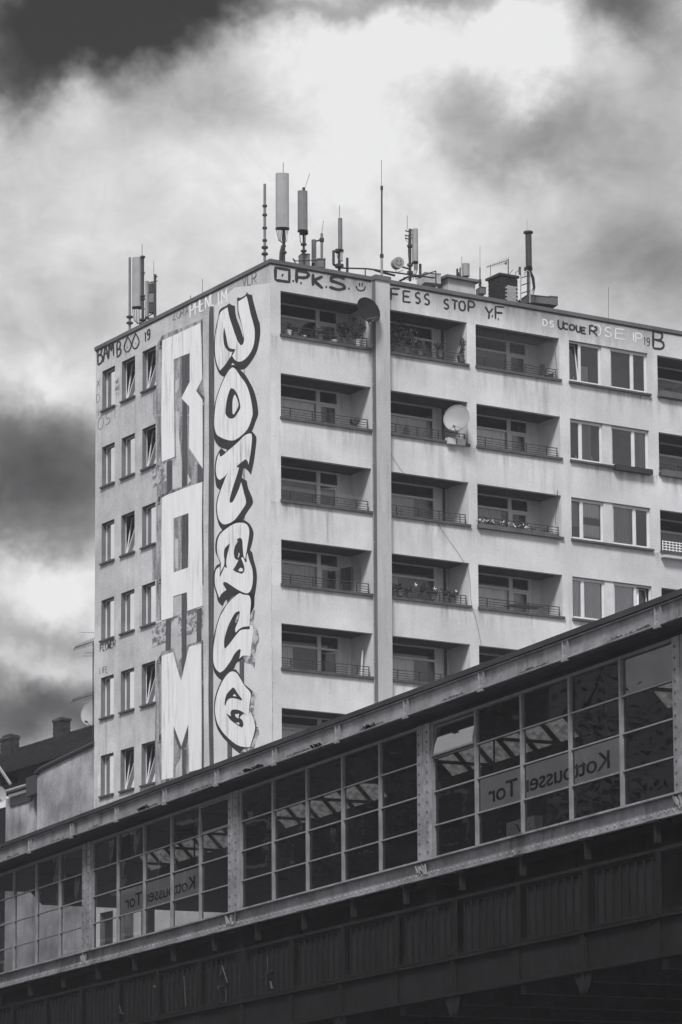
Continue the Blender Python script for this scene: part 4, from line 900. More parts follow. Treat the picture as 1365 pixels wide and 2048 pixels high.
panel(r, 596, 615, 383, 461, ANT_M, yaw=.25); pole(r, 608, 460, 528, .04); pole(r, 609, 380, 347, .008, px1=620, nm='lightning_rod'); clamp(r, 608, 465, .3, h=.12); clamp(r, 608, 489, .2); clamp(r, 608, 502, .2); clamp(r, 608, 378, .1, h=.1); cables(r, 600, 612, 463, 607, 490, 3); r.done()
r = rig('slim_mast', 'slim bare mast at the very corner left of the tallest panel antenna', 'R', .6, 'mast')
pole(r, 530, 368, 522, .045, ANT_M); [clamp(r, 530, y, .16) for y in (412, 430, 456, 481)]; [clamp(r, 530, y, .22) for y in (495, 508)]; r.done()
r = rig('panel_antenna', 'short pale panel antenna beside a thin pole, behind the roof boxes', 'R', 2.2)
panel(r, 623.5, 633, 481, 528, ANT_M); pole(r, 644, 467, 532, .045, ANT_M); pole(r, 644, 468, 441, .007, px1=647.5, nm='lightning_rod'); m = MB(); m.bar(r.P(631, 483), r.P(644, 479), .05); r.add('bracket', m, MAST); clamp(r, 644, 480, .16, h=.12); r.done()
def cabinet(px0, px1, y0, y1, d, label, mt_=ANT_M, name='equipment_box', dep=.35):
    r = rig(name, label, 'R', d, 'equipment box'); a, b = r.P((px0+px1)/2, y0), r.P((px0+px1)/2, y1); w = (px1-px0)*(a-Vector((0, 0, CAMZ))).length/F
    m = MB(); cpt = (a+b)/2; hh = abs(a.z-b.z)/2
    m.box(-w*.42, w*.42, -dep/2, dep/2, -hh, hh); R3 = Matrix.Rotation(.35, 3, 'Z'); m.v = [tuple(cpt+R3 @ Vector(v)) for v in m.v]; r.add('housing', m, mt_)
    m = MB(); m.box(-w*.44, w*.44, -dep/2-.02, dep/2+.02, hh, hh+.02); m.v = [tuple(cpt+R3 @ Vector(v)) for v in m.v]; r.add('lid', m, mt_); return r.done()
cabinet(599, 619, 511, 533, 1.5, 'grey radio box on the roof below the second panel antenna'); cabinet(631, 650, 521, 537, 1.8, 'ribbed grey box on the roof right of the short panel antenna')
r = rig('roof_rail', 'thin horizontal tube frame on the roof round the two radio boxes', 'R', 1.0, 'rail')
m = MB(); m.tube([r.P(586, 517), r.P(592, 522), r.P(640, 520), r.P(650, 520), r.P(649, 535)], .018, 6); m.tube([r.P(586, 517), r.P(594, 530)], .018, 6); m.tube([r.P(650, 516), r.P(649, 528)], .018, 6); r.add('tube', m, MAST); r.done()
r = rig('sector_antenna', 'narrow dark panel antenna with a small radio box, between two stub poles', 'R', 1.2)
panel(r, 676.5, 685, 438, 500, ANT_M); pole(r, 679, 500, 546, .05); pole(r, 679.5, 437, 411, .009, nm='lightning_rod'); clamp(r, 679, 502, .3, h=.1); m = MB(); q = r.P(683.5, 513, -.12); m.box(-.045, .045, -.05, .05, -.16, .16); m.v = [tuple(Vector(v)+q) for v in m.v]; r.add('radio_box', m, ANT)
pole(r, 667.5, 501, 529, .045); pole(r, 695, 516, 545, .045); m = MB(); m.tube([r.P(667.5, 529), r.P(676, 534), r.P(679, 534)], .04, 6); r.add('arm', m, MAST); clamp(r, 679, 532, .3, h=.1)
m = MB(); m.tube([r.P(676, 502), r.P(674, 508), r.P(676, 516), r.P(678, 524)], .01, 5); r.add('cables', m, BLK); r.done()
r = rig('roof_rail', 'long tube handrail on the roof crossing behind the tall whip mast', 'R', .7, 'rail')
m = MB(); m.tube([r.P(683, 536), r.P(735, 537.5), r.P(870, 556)], .028, 6); m.tube([r.P(731, 537), r.P(731, 552)], .024, 6); m.tube([r.P(842, 552), r.P(872, 542), r.P(872.5, 574)], .030, 6); m.tube([r.P(808, 556), r.P(842, 550)], .028, 6); m.tube([r.P(750, 540), r.P(766, 545), r.P(790, 551)], .04, 6); r.add('tube', m, MAST); r.done()
r = rig('whip_mast', 'very tall thin whip mast rising above the pilaster', 'R', .25, 'mast')
pole(r, 764, 373, 512, .028, MAST); pole(r, 764, 510, 557, .042, GALV); pole(r, 763.5, 320, 375, .008); clamp(r, 764, 376, .09, h=.14); clamp(r, 764, 512, .13, h=.12); r.done()
r = rig('sector_antenna', 'panel antenna with clamps and loops right of the smiley face dish', 'R', 1.4)
panel(r, 824.5, 835.5, 459, 524, ANT, yaw=.3); pole(r, 820.5, 458, 562, .05); pole(r, 815, 431, 459, .012, GALV, nm='lightning_rod')
for y in (461, 470, 476): m = MB(); m.tube([r.P(811, y), r.P(816, y+2), r.P(826, y-1)], .022, 6); r.add('bracket', m, MAST)
m = MB(); m.tube([r.P(811, 470), r.P(812, 480), r.P(816, 484)], .008, 5); m.tube([r.P(818, 470), r.P(817, 500), r.P(819, 540)], .012, 5)
for k in range(5): m.tube([r.P(828+k*1.8, 526), r.P(829+k*1.6, 538), r.P(826+k*1.5, 550), r.P(808+k*6, 560)], .012, 5)
r.add('cables', m, BLK); [clamp(r, 820.5, y, .2, h=.08) for y in (492, 530, 545)]; pole(r, 841, 528, 556, .045); m = MB(); m.tube([r.P(800, 562), r.P(820, 552), r.P(842, 553)], .04, 6); r.add('arm', m, MAST); r.done()
# smiley microwave drum
r = rig('microwave_dish', 'round drum dish on the roof with a smiley face painted on it', 'R', 1.2, 'microwave dish')
q = r.P(798, 525, -.2); k = (q-Vector((0, 0, CAMZ))).length/F; fdir = Vector((.28, -.95, -.1)).normalized(); R_ = 11.2*k
m = MB(); m.tube([q-fdir*.0, q-fdir*.30], R_, 24); r.add('drum', m, ANT); m = MB(); m.tube([q-fdir*.30, q-fdir*.42], R_*.5, 12); r.add('radio_box', m, ANT_M)
uu = fdir.cross(UP).normalized()*-1; ww = uu.cross(fdir).normalized(); ww = ww if ww.z > 0 else -ww
uu = uu if uu.x > 0 else -uu
def fp(a, b, off): return tuple(q+uu*a*R_+ww*b*R_+fdir*off)
m = MB()
for sgn in (-1, 1): m.tris([[(sgn*.32+.11*math.cos(t), .26+.20*math.sin(t)) for t in [j*math.pi/5 for j in range(10)]]], lambda a, b: fp(a, b, .006))
arc = [(.62*math.cos(t), .08+.62*math.sin(t)) for t in [math.radians(200+j*14) for j in range(11)]]
for j in range(10):
    a, b = arc[j], arc[j+1]; m.quad(fp(a[0], a[1], .006), fp(b[0], b[1], .006), fp(b[0]*.80, b[1]*.80, .006), fp(a[0]*.80, a[1]*.80, .006))
r.add('smiley_face', m, BLK); m = MB(); m.tube([q-fdir*.36, r.P(812, 536), r.P(820, 538)], .03, 6); m.tube([r.P(790, 536), r.P(794, 545), r.P(806, 541), r.P(808, 534)], .010, 5); r.add('arm', m, MAST); r.done()
# graffiti-covered equipment shelter behind
cabinet(838, 878, 553, 572, 2.6, 'low pale shelter behind the roof rails', BRICK_P, 'roof_shelter', .8)
# chimney stacks
def stack(px0, px1, ytop, ybot, d, label, dep, capt, bodym, bricks=False, cap_over=.12, name='chimney_stack'):
    a, b = bR(px0, ybot, d), bR(px1, ybot, d); t = bR(px0, ytop, d); z0, z1 = WTOP-.32, t.z; x0, x1 = a.x, b.x
    e = empty(name, BW((x0+x1)/2, d+dep/2, z0), AL, label, 'chimney'); L = (x1-x0)/2; W = dep/2; hh = z1-z0
    if not bricks:
        m = MB(); m.box(-L, L, -W, W, 0, hh-capt); m.build('shaft', bodym, e)
    m = MB(); m.box(-L-cap_over, L+cap_over, -W-cap_over, W+cap_over, hh-capt, hh); m.build('cap', CONC_D if not bricks else BLK, e)
    return e, L, W, hh
e, L, W, hh = stack(897, 951, 551, 580, 2.0, 'wide grey concrete chimney stack with three small square openings', .7, .09, CONC, cap_over=.13)
m = MB()
for q in (-.35, .25, .85): m.box(q*L-.09, q*L+.09, -W-.012, -W-.002, hh*.62-.09, hh*.62+.09)
m.box(-W*0-L-.012, -L-.002, -.2, .0, hh*.62-.09, hh*.62+.09); m.build('vent_opening', BLK, e)
e, L, W, hh = stack(1001, 1036, 546, 600, 1.4, 'dark brick chimney stack with a patch of pale painted bricks', .8, .08, BRICK, bricks=True, cap_over=.05)
m = MB(); m.box(-L+.03, L-.03, -W+.03, W-.03, 0, hh-.10); m.build('mortar_core', mat('mortar', .10, .95, .1), e)
rowsN = int((hh-.10)/.066)
bm_ = {}
for key, mt_ in (('d', BRICK), ('p', BRICK_P)):
    mb = MB(); mb.box(0, .138, 0, .03, 0, .057); bm_[key] = mb.mesh('brick', mt_)
    mb = MB(); mb.box(0, .063, 0, .03, 0, .057); bm_[key+'h'] = mb.mesh('half_brick', mt_)
for j in range(rowsN):
    z = .008+j*.066; nb = int((2*L+.01)/.148); pitch = (2*L+.010)/nb
    xs_ = [-L+k*pitch for k in range(nb)] if j % 2 == 0 else [-L]+[-L+(k+.5)*pitch for k in range(nb-1)]+[L-.063]
    for x in xs_:
        hf = 'h' if j % 2 and (x == xs_[0] or x == xs_[-1]) else ''
        u = (x+.07+L)/(2*L); v_ = j/rowsN; pale = .30 < u < .92 and v_ < .84 and (v_ > .46 or (u > .55 and v_ > .25 and u < .85))
        put('brick', bm_[('p' if pale else 'd')+hf], e, (x, -W-.006+random.uniform(-.005, .005), z))
    y = -W+(.075 if j % 2 else 0)
    while y+.138 <= W+.002:
        o = put('brick', bm_['d'], e, (-L+.028, y, z)); o.rotation_euler = (0, 0, math.pi/2); y += .15
# small things behind the stacks
r = rig('cylinder_antenna', 'pale round cylinder antenna behind the concrete stack', 'R', 3.8); q0, q1 = r.P(932, 528), r.P(932, 553); m = MB(); m.tube([q1, q0], .14, 14); r.add('radome', m, ANT); pole(r, 932, 550, 566, .03); r.done()
r = rig('small_panel_antenna', 'short dark double panel antenna left of the pale cylinder', 'R', 3.6); panel(r, 913, 917, 538, 551, MAST, .06); panel(r, 919, 923, 536, 551, ANT_M, .06); pole(r, 918, 545, 566, .03); pole(r, 924, 513, 538, .012, GALV, nm='lightning_rod'); r.done()
r = rig('whip_mast', 'thin whip with insulators between the concrete and the brick chimney', 'R', 1.8, 'mast'); pole(r, 960.5, 492, 560, .006); pole(r, 960.5, 535, 575, .02); [clamp(r, 960.5, y, .1, h=.07) for y in (561, 566, 571)]; m = MB(); m.tube([r.P(961, 556), r.P(970, 588)], .005, 4); r.add('stay_wire', m, MAST); r.done()
cabinet(955, 970, 578, 590, 1.6, 'low grey vent cowl at the foot of the thin whip', CONC_D, 'vent_cowl', .4)
r = rig('tv_aerial', 'television aerial with a comb of elements above the brick chimney', 'R', 1.8, 'aerial'); pole(r, 1017, 518, 548, .018); pole(r, 981.5, 533, 552, .010); m = MB(); a, b = r.P(974, 534), r.P(1017, 520.5); m.tube([a, b], .012, 6)
for k in range(13):
    f = k/12; p = a.lerp(b, f); l = .10+.16*f; m.tube([p+Vector((.0, 1, 0))*l*.4-UP*l*.30+CR*.02, p-Vector((0, 1, 0))*l*.4+UP*l*.30], .006, 4)
m.tube([r.P(1019, 548), r.P(1027, 539)], .01, 5); m.tube([r.P(1013, 524), r.P(1013, 528), r.P(1010, 527)], .03, 6); r.add('boom', m, MAST); r.done()
r = rig('sector_antenna', 'dark slim panel antenna on the rightmost roof mast beside white ladder hoops', 'R', .9)
panel(r, 1051.5, 1063, 471, 534, MAST, yaw=.2); clamp(r, 1057, 465, .34, h=.06); clamp(r, 1057, 468, .2, h=.1); pole(r, 1054.5, 437, 462, .009, GALV, nm='lightning_rod'); pole(r, 1057, 534, 606, .05); clamp(r, 1057, 538, .3, h=.1)
m = MB()
for k in range(4): m.tube([r.P(1059+k, 541), r.P(1064+k*1.6, 556), r.P(1067+k*1.2, 575), r.P(1056+k*3, 598)], .015, 5)
r.add('cables', m, BLK); r.done()
r = rig('roof_ladder', 'white hooped ladder rails over the parapet by the rightmost antenna', 'R', -.02, 'ladder')
for (x, yb) in ((1042, 602), (1060.5, 606)):
    m = MB(); m.tube([r.P(x, yb), r.P(x, 548), r.P(x-2, 543), r.P(x-6, 541), r.P(x-10, 545), r.P(x-11, 549)], .024, 6); r.add('rail', m, ANT)
for y in (556, 571, 587): m = MB(); m.tube([r.P(1042, y), r.P(1060.5, y-6)], .02, 6); r.add('rung', m, MAST)
pole(r, 1040, 534, 549, .04); r.done()
cabinet(1040, 1098, 599, 613, 1.5, 'long flat dark box behind the parapet by the ladder', CONC_D, 'roof_hatch', .9); cabinet(1090, 1112, 598, 614, 2.0, 'dark block at the right end of the roof furniture', CONC_D, 'roof_hatch', .6)
r = rig('lightning_rod', 'lone thin rod standing on the right end of the roof', 'R', .6, 'lightning rod'); pole(r, 1217.5, 574, 642, .007); r.done()
# left group above the gable
r = rig('sector_antenna', 'wide pale panel antenna on the left roof end seen from its side', 'L', 1.0)
panel(r, 265.5, 284, 516, 614, ANT, yaw=-.3); pole(r, 286, 513, 652, .05); pole(r, 284.7, 488, 513, .009, nm='lightning_rod'); m = MB()
for y in (545, 548, 618): m.tube([r.P(277, y), r.P(290, y)], .02, 6)
r.add('bracket', m, MAST); [clamp(r, 286, y, .18) for y in (514, 592, 598)]; [clamp(r, 286, y, .26) for y in (640, 647)]; cables(r, 266, 280, 618, 277, 648, 5); r.done()
r = rig('slim_mast', 'slim pale mast left of the wide pale panel antenna on the left roof end', 'L', .8, 'mast'); pole(r, 260, 515, 660, .045, ANT_M); [clamp(r, 260, y, .24) for y in (634, 646)]; r.done()
r = rig('sector_antenna', 'panel antenna seen from behind with three dark radio boxes, left roof end', 'L', 1.2)
panel(r, 291.5, 298, 563, 634, ANT, yaw=-.5, depth=.1); pole(r, 310.5, 549, 634, .05); pole(r, 308, 522, 550, .007, nm='lightning_rod')
for (y0, y1, mt_) in ((568, 586, BLK), (588, 606, ANT_M), (608, 626, BLK)):
    a, b = r.P(302, y0, .05), r.P(302, y1, .05); hh = abs(a.z-b.z)/2; m = MB(); m.box(-.105, .105, -.08, .08, -hh, hh); cpt = (a+b)/2; m.v = [tuple(cpt+Vector(v)) for v in m.v]; r.add('radio_box', m, mt_)
m = MB(); m.bar(r.P(293, 564, .1), r.P(310, 566, .1), .03); m.bar(r.P(293, 634, .1), r.P(310, 626, .1), .03); m.tube([r.P(302, 564), r.P(316, 562)], .015, 5); m.tube([r.P(310, 553), r.P(314, 553)], .03, 6); r.add('bracket', m, MAST); m = MB()
for k in range(5): m.tube([r.P(294+k*3, 634), r.P(295+k*3, 640), r.P(298+k*2, 636)], .012, 5)
r.add('cables', m, BLK); r.done()
r = rig('lightning_rod', 'short rod on the gable parapet midway along', 'L', .5, 'lightning rod'); pole(r, 405.5, 558, 586, .008); r.done()
r = rig('lightning_rod', 'tiny stub rod on the gable parapet left of the short rod', 'L', .5, 'lightning rod'); pole(r, 381.5, 591, 598, .012); r.done()

# ================================================================== tiled house behind
hb = MBW @ Vector((0, LY, 0))
house = empty('tiled_roof_house', hb, AL, 'old low house with dark tiled roof and stained rendered wall left of the apartment block', 'house')
hx = lambda p: (p[0], p[1]-LY, p[2])
def HP(px, py, x): q = bL(px, py, x); return hx((q.x, q.y, q.z))
# fire wall
x = .02; a, b = HP(190.5, 1489, x), HP(75, 1549, x); cc_ = HP(140, 1513, x)
m = MB(); top = [a, (x, cc_[1], cc_[2]+.0), (x, HP(84, 1540, x)[1], HP(84, 1540, x)[2]+.0), b]
for i in range(3): m.quad((x, top[i][1], 0), (x, top[i+1][1], 0), (x, top[i+1][1], top[i+1][2]), (x, top[i][1], top[i][2])); m.quad((x, top[i][1], top[i][2]), (x, top[i+1][1], top[i+1][2]), (x+.35, top[i+1][1], top[i+1][2]), (x+.35, top[i][1], top[i][2]))
m.quad((x, b[1], 0), (x+.8, b[1], 0), (x+.8, b[1], b[2]), (x, b[1], b[2])); m.build('fire_wall', OLDWALL, house)
m = MB(); m.tube([(x-.03, p[1], p[2]+.04) for p in top], .09, 8); m.build('verge_flashing', BLK, house)
# set-back wall with stains
q0, q1 = HP(12, 1600, .5), HP(68, 1600, .5)
m = MB(); m.box(.5, 3, q1[1], q0[1], 0, HP(40, 1590, .5)[2]); m.build('side_wall', OLDWALL, house)
m = MB(); yy = q0[1]; m.box(.5, 3, yy+.02, yy+4, 0, HP(5, 1600, .5)[2]-.3); m.build('dark_bay', STEEL_D, house)
ye, ze = HP(75, 1549, .02)[1], HP(40, 1570, .4)[2]
m = MB(); d0, d1 = HP(77, 1570, .1), HP(77, 1700, .1); m.tube([(.25, d0[1]+.05, d1[2]-8), (.25, d0[1]+.05, d0[2]-.35), (.45, d0[1]+.15, d0[2]+.1)], .07, 8); m.build('downpipe', BLK, house)
g0, g1 = HP(13, 1583, .3), HP(56, 1570, .3)
m = MB(); m.tube([g0, g1], .07, 10); m.build('gutter', GALV, house)
m = MB(); m.bar((g0[0]+.12, g0[1], g0[2]-.17), (g1[0]+.12, g1[1], g1[2]-.17), .06, .10); m.build('fascia_board', P_PAINT, house)
m = MB(); m.bar((g0[0]+.25, g0[1], g0[2]-.42), (g1[0]+.25, g1[1], g1[2]-.42), .2, .30); m.bar((g1[0]+.1, g1[1]-.0, g1[2]-.1), (g1[0]+.1, g1[1]-1.0, g1[2]-.05), .35, .7); m.build('eaves_soffit', BLK, house)
# roof plane in overlapping tile courses
zr = 23.35; xr_ = 5.2; z_e = a[2]-.05
m = MB(); NR = 26; y0, y1 = -.2, 22
for k in range(NR):
    f0, f1 = k/NR, (k+1)/NR
    xa, za = .1+(xr_-.1)*f0, z_e+(zr-z_e)*f0; xb, zb = .1+(xr_-.1)*f1, z_e+(zr-z_e)*f1
    y = y0
    while y < y1:
        w_ = .30; j = random.uniform(-.008, .008)
        P = [(xa-.03, y, za+.05+j), (xa-.03, y+w_-.015, za+.05+j), (xb, y+w_-.015, zb+.012), (xb, y, zb+.012)]
        m.quad(*P); m.quad((xa-.03, y, za-.0), (xa-.03, y+w_-.015, za-.0), P[1], P[0]); y += w_
m.build('roof_tiles', TILE, house, kind='stuff')
m = MB(); m.quad((.1, y0, z_e), (.1, y1, z_e), (xr_, y1, zr), (xr_, y0, zr)); m.quad((xr_, y0, zr), (xr_, y1, zr), (xr_*2, y1, z_e), (xr_*2, y0, z_e)); m.quad((.1, y1, 0), (xr_*2, y1, 0), (xr_*2, y1, z_e), (.1, y1, z_e)); m.build('roof_deck', BLK, house)
m = MB(); y = y0
while y < y1: m.tube([(xr_, y, zr+.03), (xr_, y+.38, zr+.03)], .10, 8); y += .4
m.build('ridge_tiles', TILE, house)
m = MB(); m.bar(HP(-12, 1518, -.6), HP(22, 1569, -.6), .06, .09); m.build('barge_board', GALV, house)
def hchim(px0, px1, yt, xx, label=None):
    a_, b_ = HP(px0, yt, xx), HP(px1, yt, xx); w_ = abs(a_[1]-b_[1]); cy = (a_[1]+b_[1])/2; s_ = w_/2*.62
    m = MB(); z = zr-1.2; k = 0
    while z < a_[2]-.14:
        e_ = .012*(k % 2); m.box(xx-.2-e_, xx+.2+e_, cy-s_-e_, cy+s_+e_, z, z+.075); z += .083; k += 1
    m.cm = 1; m.box(xx-.19, xx+.19, cy-s_+.01, cy+s_-.01, zr-1.2, a_[2]-.14); m.box(xx-.24, xx+.24, cy-s_-.04, cy+s_+.04, a_[2]-.14, a_[2]-.04); m.cm = 0; m.tube([(xx, cy, a_[2]-.04), (xx, cy, a_[2]+.02)], s_*.5, 8)
    m.build('chimney', [BRICK, BLK], house)
hchim(111, 137, 1441, 4.9); hchim(4, 36, 1478, 4.9); hchim(13, 31, 1472, 5.4)
# TV aerials behind the gable
def yagi(px0, py0, px1, py1, label, n=11, d=2.0):
    r = rig('tv_aerial', label, 'L', d, 'aerial'); a, b = r.P(px0, py0), r.P(px1, py1); m = MB(); m.tube([a, b], .016, 6)
    for k in range(n):
        f = k/(n-1); p = a.lerp(b, f); l = .14+.10*f; m.tube([p+UP*l*.7+CR*.06, p-UP*l*.7-CR*.06], .010, 4)
    r.add('boom', m, MAST); m = MB(); m.tube([b, b-UP*2.4], .025, 6); r.add('mast', m, MAST); return r, a, b
r, a, b = yagi(150, 1296, 187, 1283, 'upper television aerial sticking out left of the gable')
m = MB(); m.tube([r.P(161, 1265), r.P(189, 1265)], .006, 4); m.tube([r.P(164, 1312), r.P(189, 1312)], .008, 4); m.tube([r.P(171, 1306), r.P(189, 1306)], .008, 4); m.tube([r.P(171, 1308), r.P(171, 1305)], .006, 4); r.add('elements', m, MAST); r.done()
r, a, b = yagi(146, 1401, 187, 1389, 'lower television aerial just above the half hidden dish'); r.done()

# ================================================================== elevated station in front
st = empty('elevated_station', (S0[0], S0[1], 0), SROT, 'riveted steel elevated railway station with glazed side wall, roof fascia and dark walkway below', 'station')
X0, X1 = -36.0, 20.0; GY = .42
BR = [-30.0+0, -27.05, -24.05, -21.07, -18.1, -15.12, -12.15, -9.17, -6.09, -3.0, .09, 3.2, 6.36, 9.51, 12.6, 15.7]
POSTS = [-27.15, -18.15, -9.2, .02, 9.54, 18.9]
m = MB(); m.box(X0, X1, -.08, -.005, 12.425, 12.52); m.box(X0, X1, -.004, 1.5, 12.455, 12.48); m.quad((X0, 1.5, 12.48), (X1, 1.5, 12.48), (X1, 3.2, 12.97), (X0, 3.2, 12.97)); m.quad((X0, 3.2, 12.97), (X1, 3.2, 12.97), (X1, 5.1, 12.97), (X0, 5.1, 12.97)); m.box(X0, X1, 5.6, 11.5, 12.60, 12.63); m.build('roof_sheet', ROOFING, st)
m = MB(); m.box(X0, X1, 0, .015, 12.10, 12.424); m.box(X0, X1, -.065, -.001, 12.075, 12.098); m.box(X0, X1, -.05, -.001, 12.39, 12.412); m.build('fascia_beam', STEEL, st)
m = MB(); x = X0
while x < X1: m.dome((x, 0, 12.125), (0, -1, 0), .012, 6); x += .13
m.build('rivets', STEEL, st, kind='stuff')
# peeled paint and torn flashing along the lower edge of the fascia
m = MB(); random.seed(11)
for i in range(len(BR)-1):
    xa, xb = BR[i]+.25, BR[i+1]-.3; L = xb-xa
    s0 = xa+random.uniform(.1, .5)*L; s1 = min(xb, s0+random.uniform(.25, .6)*L); n = int((s1-s0)/.06)
    up_ = [(s0+k*(s1-s0)/n, 12.135+random.uniform(-.008, .045)*(1 if 0 < k < n else 0)) for k in range(n+1)]
    m.tris([[(s0, 12.104)]+up_+[(s1, 12.104)]], lambda u, v: (u, -.004, v))
m.build('peeled_paint', mat('rusty_bare_steel', .035, .9, .2, v2=.10, scale=9, fine=.3), st)
m = MB()
for (x, w_) in ((-7.6, 1.0), (-4.2, .5), (-1.7, .5), (-13.7, .7)):
    n = 7
    for k in range(n):
        xa, xb = x+w_*k/n, x+w_*(k+1)/n; m.quad((xa, -.05, 12.10), (xb, -.05, 12.10), (xb, -.09-.03*random.random(), 12.13+.05*random.random()), (xa, -.09-.03*random.random(), 12.13+.05*random.random()))
m.build('torn_flashing', STEEL_D, st)
bk = MB(); bk.box(-.10, -.085, -.055, -.001, 12.10, 12.40); bk.box(.085, .10, -.055, -.001, 12.10, 12.40); bk.box(-.08, .08, -.02, -.001, 12.04, 12.40); bk.box(-.10, .10, -.075, -.021, 12.035, 12.072)
for z in (12.14, 12.2, 12.27, 12.34):
    for q in (-.055, .055): bk.dome((q, -.02, z), (0, -1, 0), .016, 6)
bkm = bk.mesh('fascia_bracket', STEEL)
for x in BR: put('fascia_bracket', bkm, st, (x, 0, 0))
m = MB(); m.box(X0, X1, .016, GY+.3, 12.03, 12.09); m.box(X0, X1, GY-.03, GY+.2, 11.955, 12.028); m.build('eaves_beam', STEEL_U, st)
m = MB(); m.box(X0, X1, GY-.06, GY+.05, 11.90, 11.953); m.build('glazing_head', MUNT, st)
# posts with rivets
for i, xp in enumerate(POSTS):
    m = MB(); m.box(xp-.26, xp-.02, GY-.09, GY-.03, 9.12, 11.95); m.box(xp+.02, xp+.27, GY-.09, GY-.03, 9.12, 11.95); m.box(xp-.02, xp+.02, GY-.075, GY-.03, 9.12, 11.95)
    po = m.build('post', STEEL, st)
    m = MB(); z = 9.2
    while z < 11.92:
        for q in (-.17, .17): m.dome((xp+q, GY-.09, z), (0, -1, 0), .028, 6)
        z += .185
    m.build('rivets', mat('dark_rivet', .09, .7, .3), po, kind='stuff')
# glazing bays
SASHG = glass('sash_glass', .5, 4.5)
ZB = [9.42, 10.035, 10.655, 11.28, 11.90]
random.seed(5)
for i in range(len(POSTS)-1):
    xa, xb = POSTS[i]+.30, POSTS[i+1]-.28; nc = 5; w_ = (xb-xa)/nc
    fr = MB(); fr.box(xa-.015, xa+.045, GY-.05, GY+.04, 9.42, 11.90); fr.box(xb-.045, xb+.015, GY-.05, GY+.04, 9.42, 11.90); fr.box(xa+.045, xb-.045, GY-.05, GY+.04, 9.421, 9.45)
    fro = fr.build('glazing_frame', MUNT, st)
    vb_ = MB(); vb_.box(-.032, .032, -.055, .03, 9.42, 11.90); vbm = vb_.mesh('glazing_bar', MUNT)
    for k in range(1, nc): put('glazing_bar', vbm, fro, (xa+w_*k, GY, 0))
    hb_ = MB(); hb_.box(xa+.045, xb-.045, GY-.035, GY+.02, -.013, .013); hbm = hb_.mesh('glazing_bar', MUNT)
    for z in ZB[1:4]: put('glazing_bar', hbm, fro, (0, 0, z))
    for k in range(nc):
        for j in range(4):
            a0, a1 = xa+w_*k+.03, xa+w_*(k+1)-.03; z0, z1 = ZB[j]+.015, ZB[j+1]-.015
            m = MB(); cx_, cz_ = (a0+a1)/2, (z0+z1)/2; tl = random.uniform(-.006, .006); tz = random.uniform(-.010, .010)
            op = 0
            if j == 3 and k == 0 and abs(POSTS[i]-.02) < .01: op = 1
            if j == 3 and k == 4 and abs(POSTS[i]+18.15) < .01: op = 2
            m.quad((a0-cx_, 0+tl*(a0-cx_)*1-tz*(z0-cz_), z0-cz_), (a1-cx_, tl*(a1-cx_)-tz*(z0-cz_), z0-cz_), (a1-cx_, tl*(a1-cx_)-tz*(z1-cz_), z1-cz_), (a0-cx_, tl*(a0-cx_)-tz*(z1-cz_), z1-cz_))
            if op:
                sf = frame_mb(a0-cx_, a1-cx_, z0-cz_, z1-cz_, .035, -.02, .02, 'x'); so = sf.build('open_sash', MUNT, st, loc=(cx_, GY-.02, cz_)); so.rotation_euler = (math.radians(-11 if op == 1 else 5), 0, 0)
                m.build('pane', SASHG if op == 1 else GLASS_H, so)
            else: put('pane', m.mesh('pane', SASHG if (j == 3 and k == 4 and abs(POSTS[i]-.02) < .01) else GLASS_H), st, (cx_, GY, cz_))
# sill and girder under the glazing
m = MB(); m.box(X0, X1, GY-.20, GY+.06, 9.385, 9.418); m.build('glazing_sill', STEEL, st)
m = MB(); m.box(X0, X1, GY-.10, GY+.05, 9.10, 9.384); m.box(X0, X1, GY-.17, GY-.101, 9.06, 9.085); m.box(X0, X1, GY-.125, GY-.101, 9.086, 9.19); m.build('sill_girder', STEEL, st)
m = MB(); x = X0
while x < X1: m.dome((x, GY-.125, 9.145), (0, -1, 0), .026, 6); x += .245
for xp in POSTS:
    for q in range(-5, 6): m.dome((xp+q*.13, GY-.125, 9.17), (0, -1, 0), .024, 6); m.dome((xp+q*.13, GY-.10, 9.235), (0, -1, 0), .024, 6)
m.build('rivets', STEEL, st, kind='stuff')
cl_ = mat('clotted_paint', .22, .7, .3, v2=.30, scale=8)
for xp in POSTS:     # knotted plate where post meets girder
    m = MB()
    for q in range(7): a_ = random.uniform(-.22, .25); m.bar((xp+a_*.8, GY-.13, 9.12+random.random()*.12), (xp+a_*.8+random.uniform(-.12, .12), GY-.16, 9.28+random.random()*.12), .035, .045)
    m.build('gusset_knot', cl_, st)
# hangers, column stubs, plated wall behind the walkway
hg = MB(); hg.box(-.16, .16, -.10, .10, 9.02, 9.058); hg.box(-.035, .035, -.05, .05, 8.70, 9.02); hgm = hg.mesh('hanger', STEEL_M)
RPOS = [10.8-2.365*k for k in range(20)]
for x in RPOS: put('hanger', hgm, st, (x+1.0-.7, GY-.10, 0))
for xp in POSTS:
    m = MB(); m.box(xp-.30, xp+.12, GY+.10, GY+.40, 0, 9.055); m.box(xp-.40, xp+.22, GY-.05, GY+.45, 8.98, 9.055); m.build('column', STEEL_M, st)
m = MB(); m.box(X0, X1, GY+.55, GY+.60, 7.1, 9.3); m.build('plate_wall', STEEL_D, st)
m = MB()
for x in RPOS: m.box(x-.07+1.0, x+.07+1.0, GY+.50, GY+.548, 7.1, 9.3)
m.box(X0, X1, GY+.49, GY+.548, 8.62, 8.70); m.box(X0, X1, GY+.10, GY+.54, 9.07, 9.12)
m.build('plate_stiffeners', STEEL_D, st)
m = MB()
for x in RPOS:
    for z in range(12): m.dome((x+1.0, GY+.50, 7.2+z*.17), (0, -1, 0), .02, 5)
    for q in range(9): m.dome((x+1.0-.3-q*.2, GY+.55, 8.50), (0, -1, 0), .02, 5)
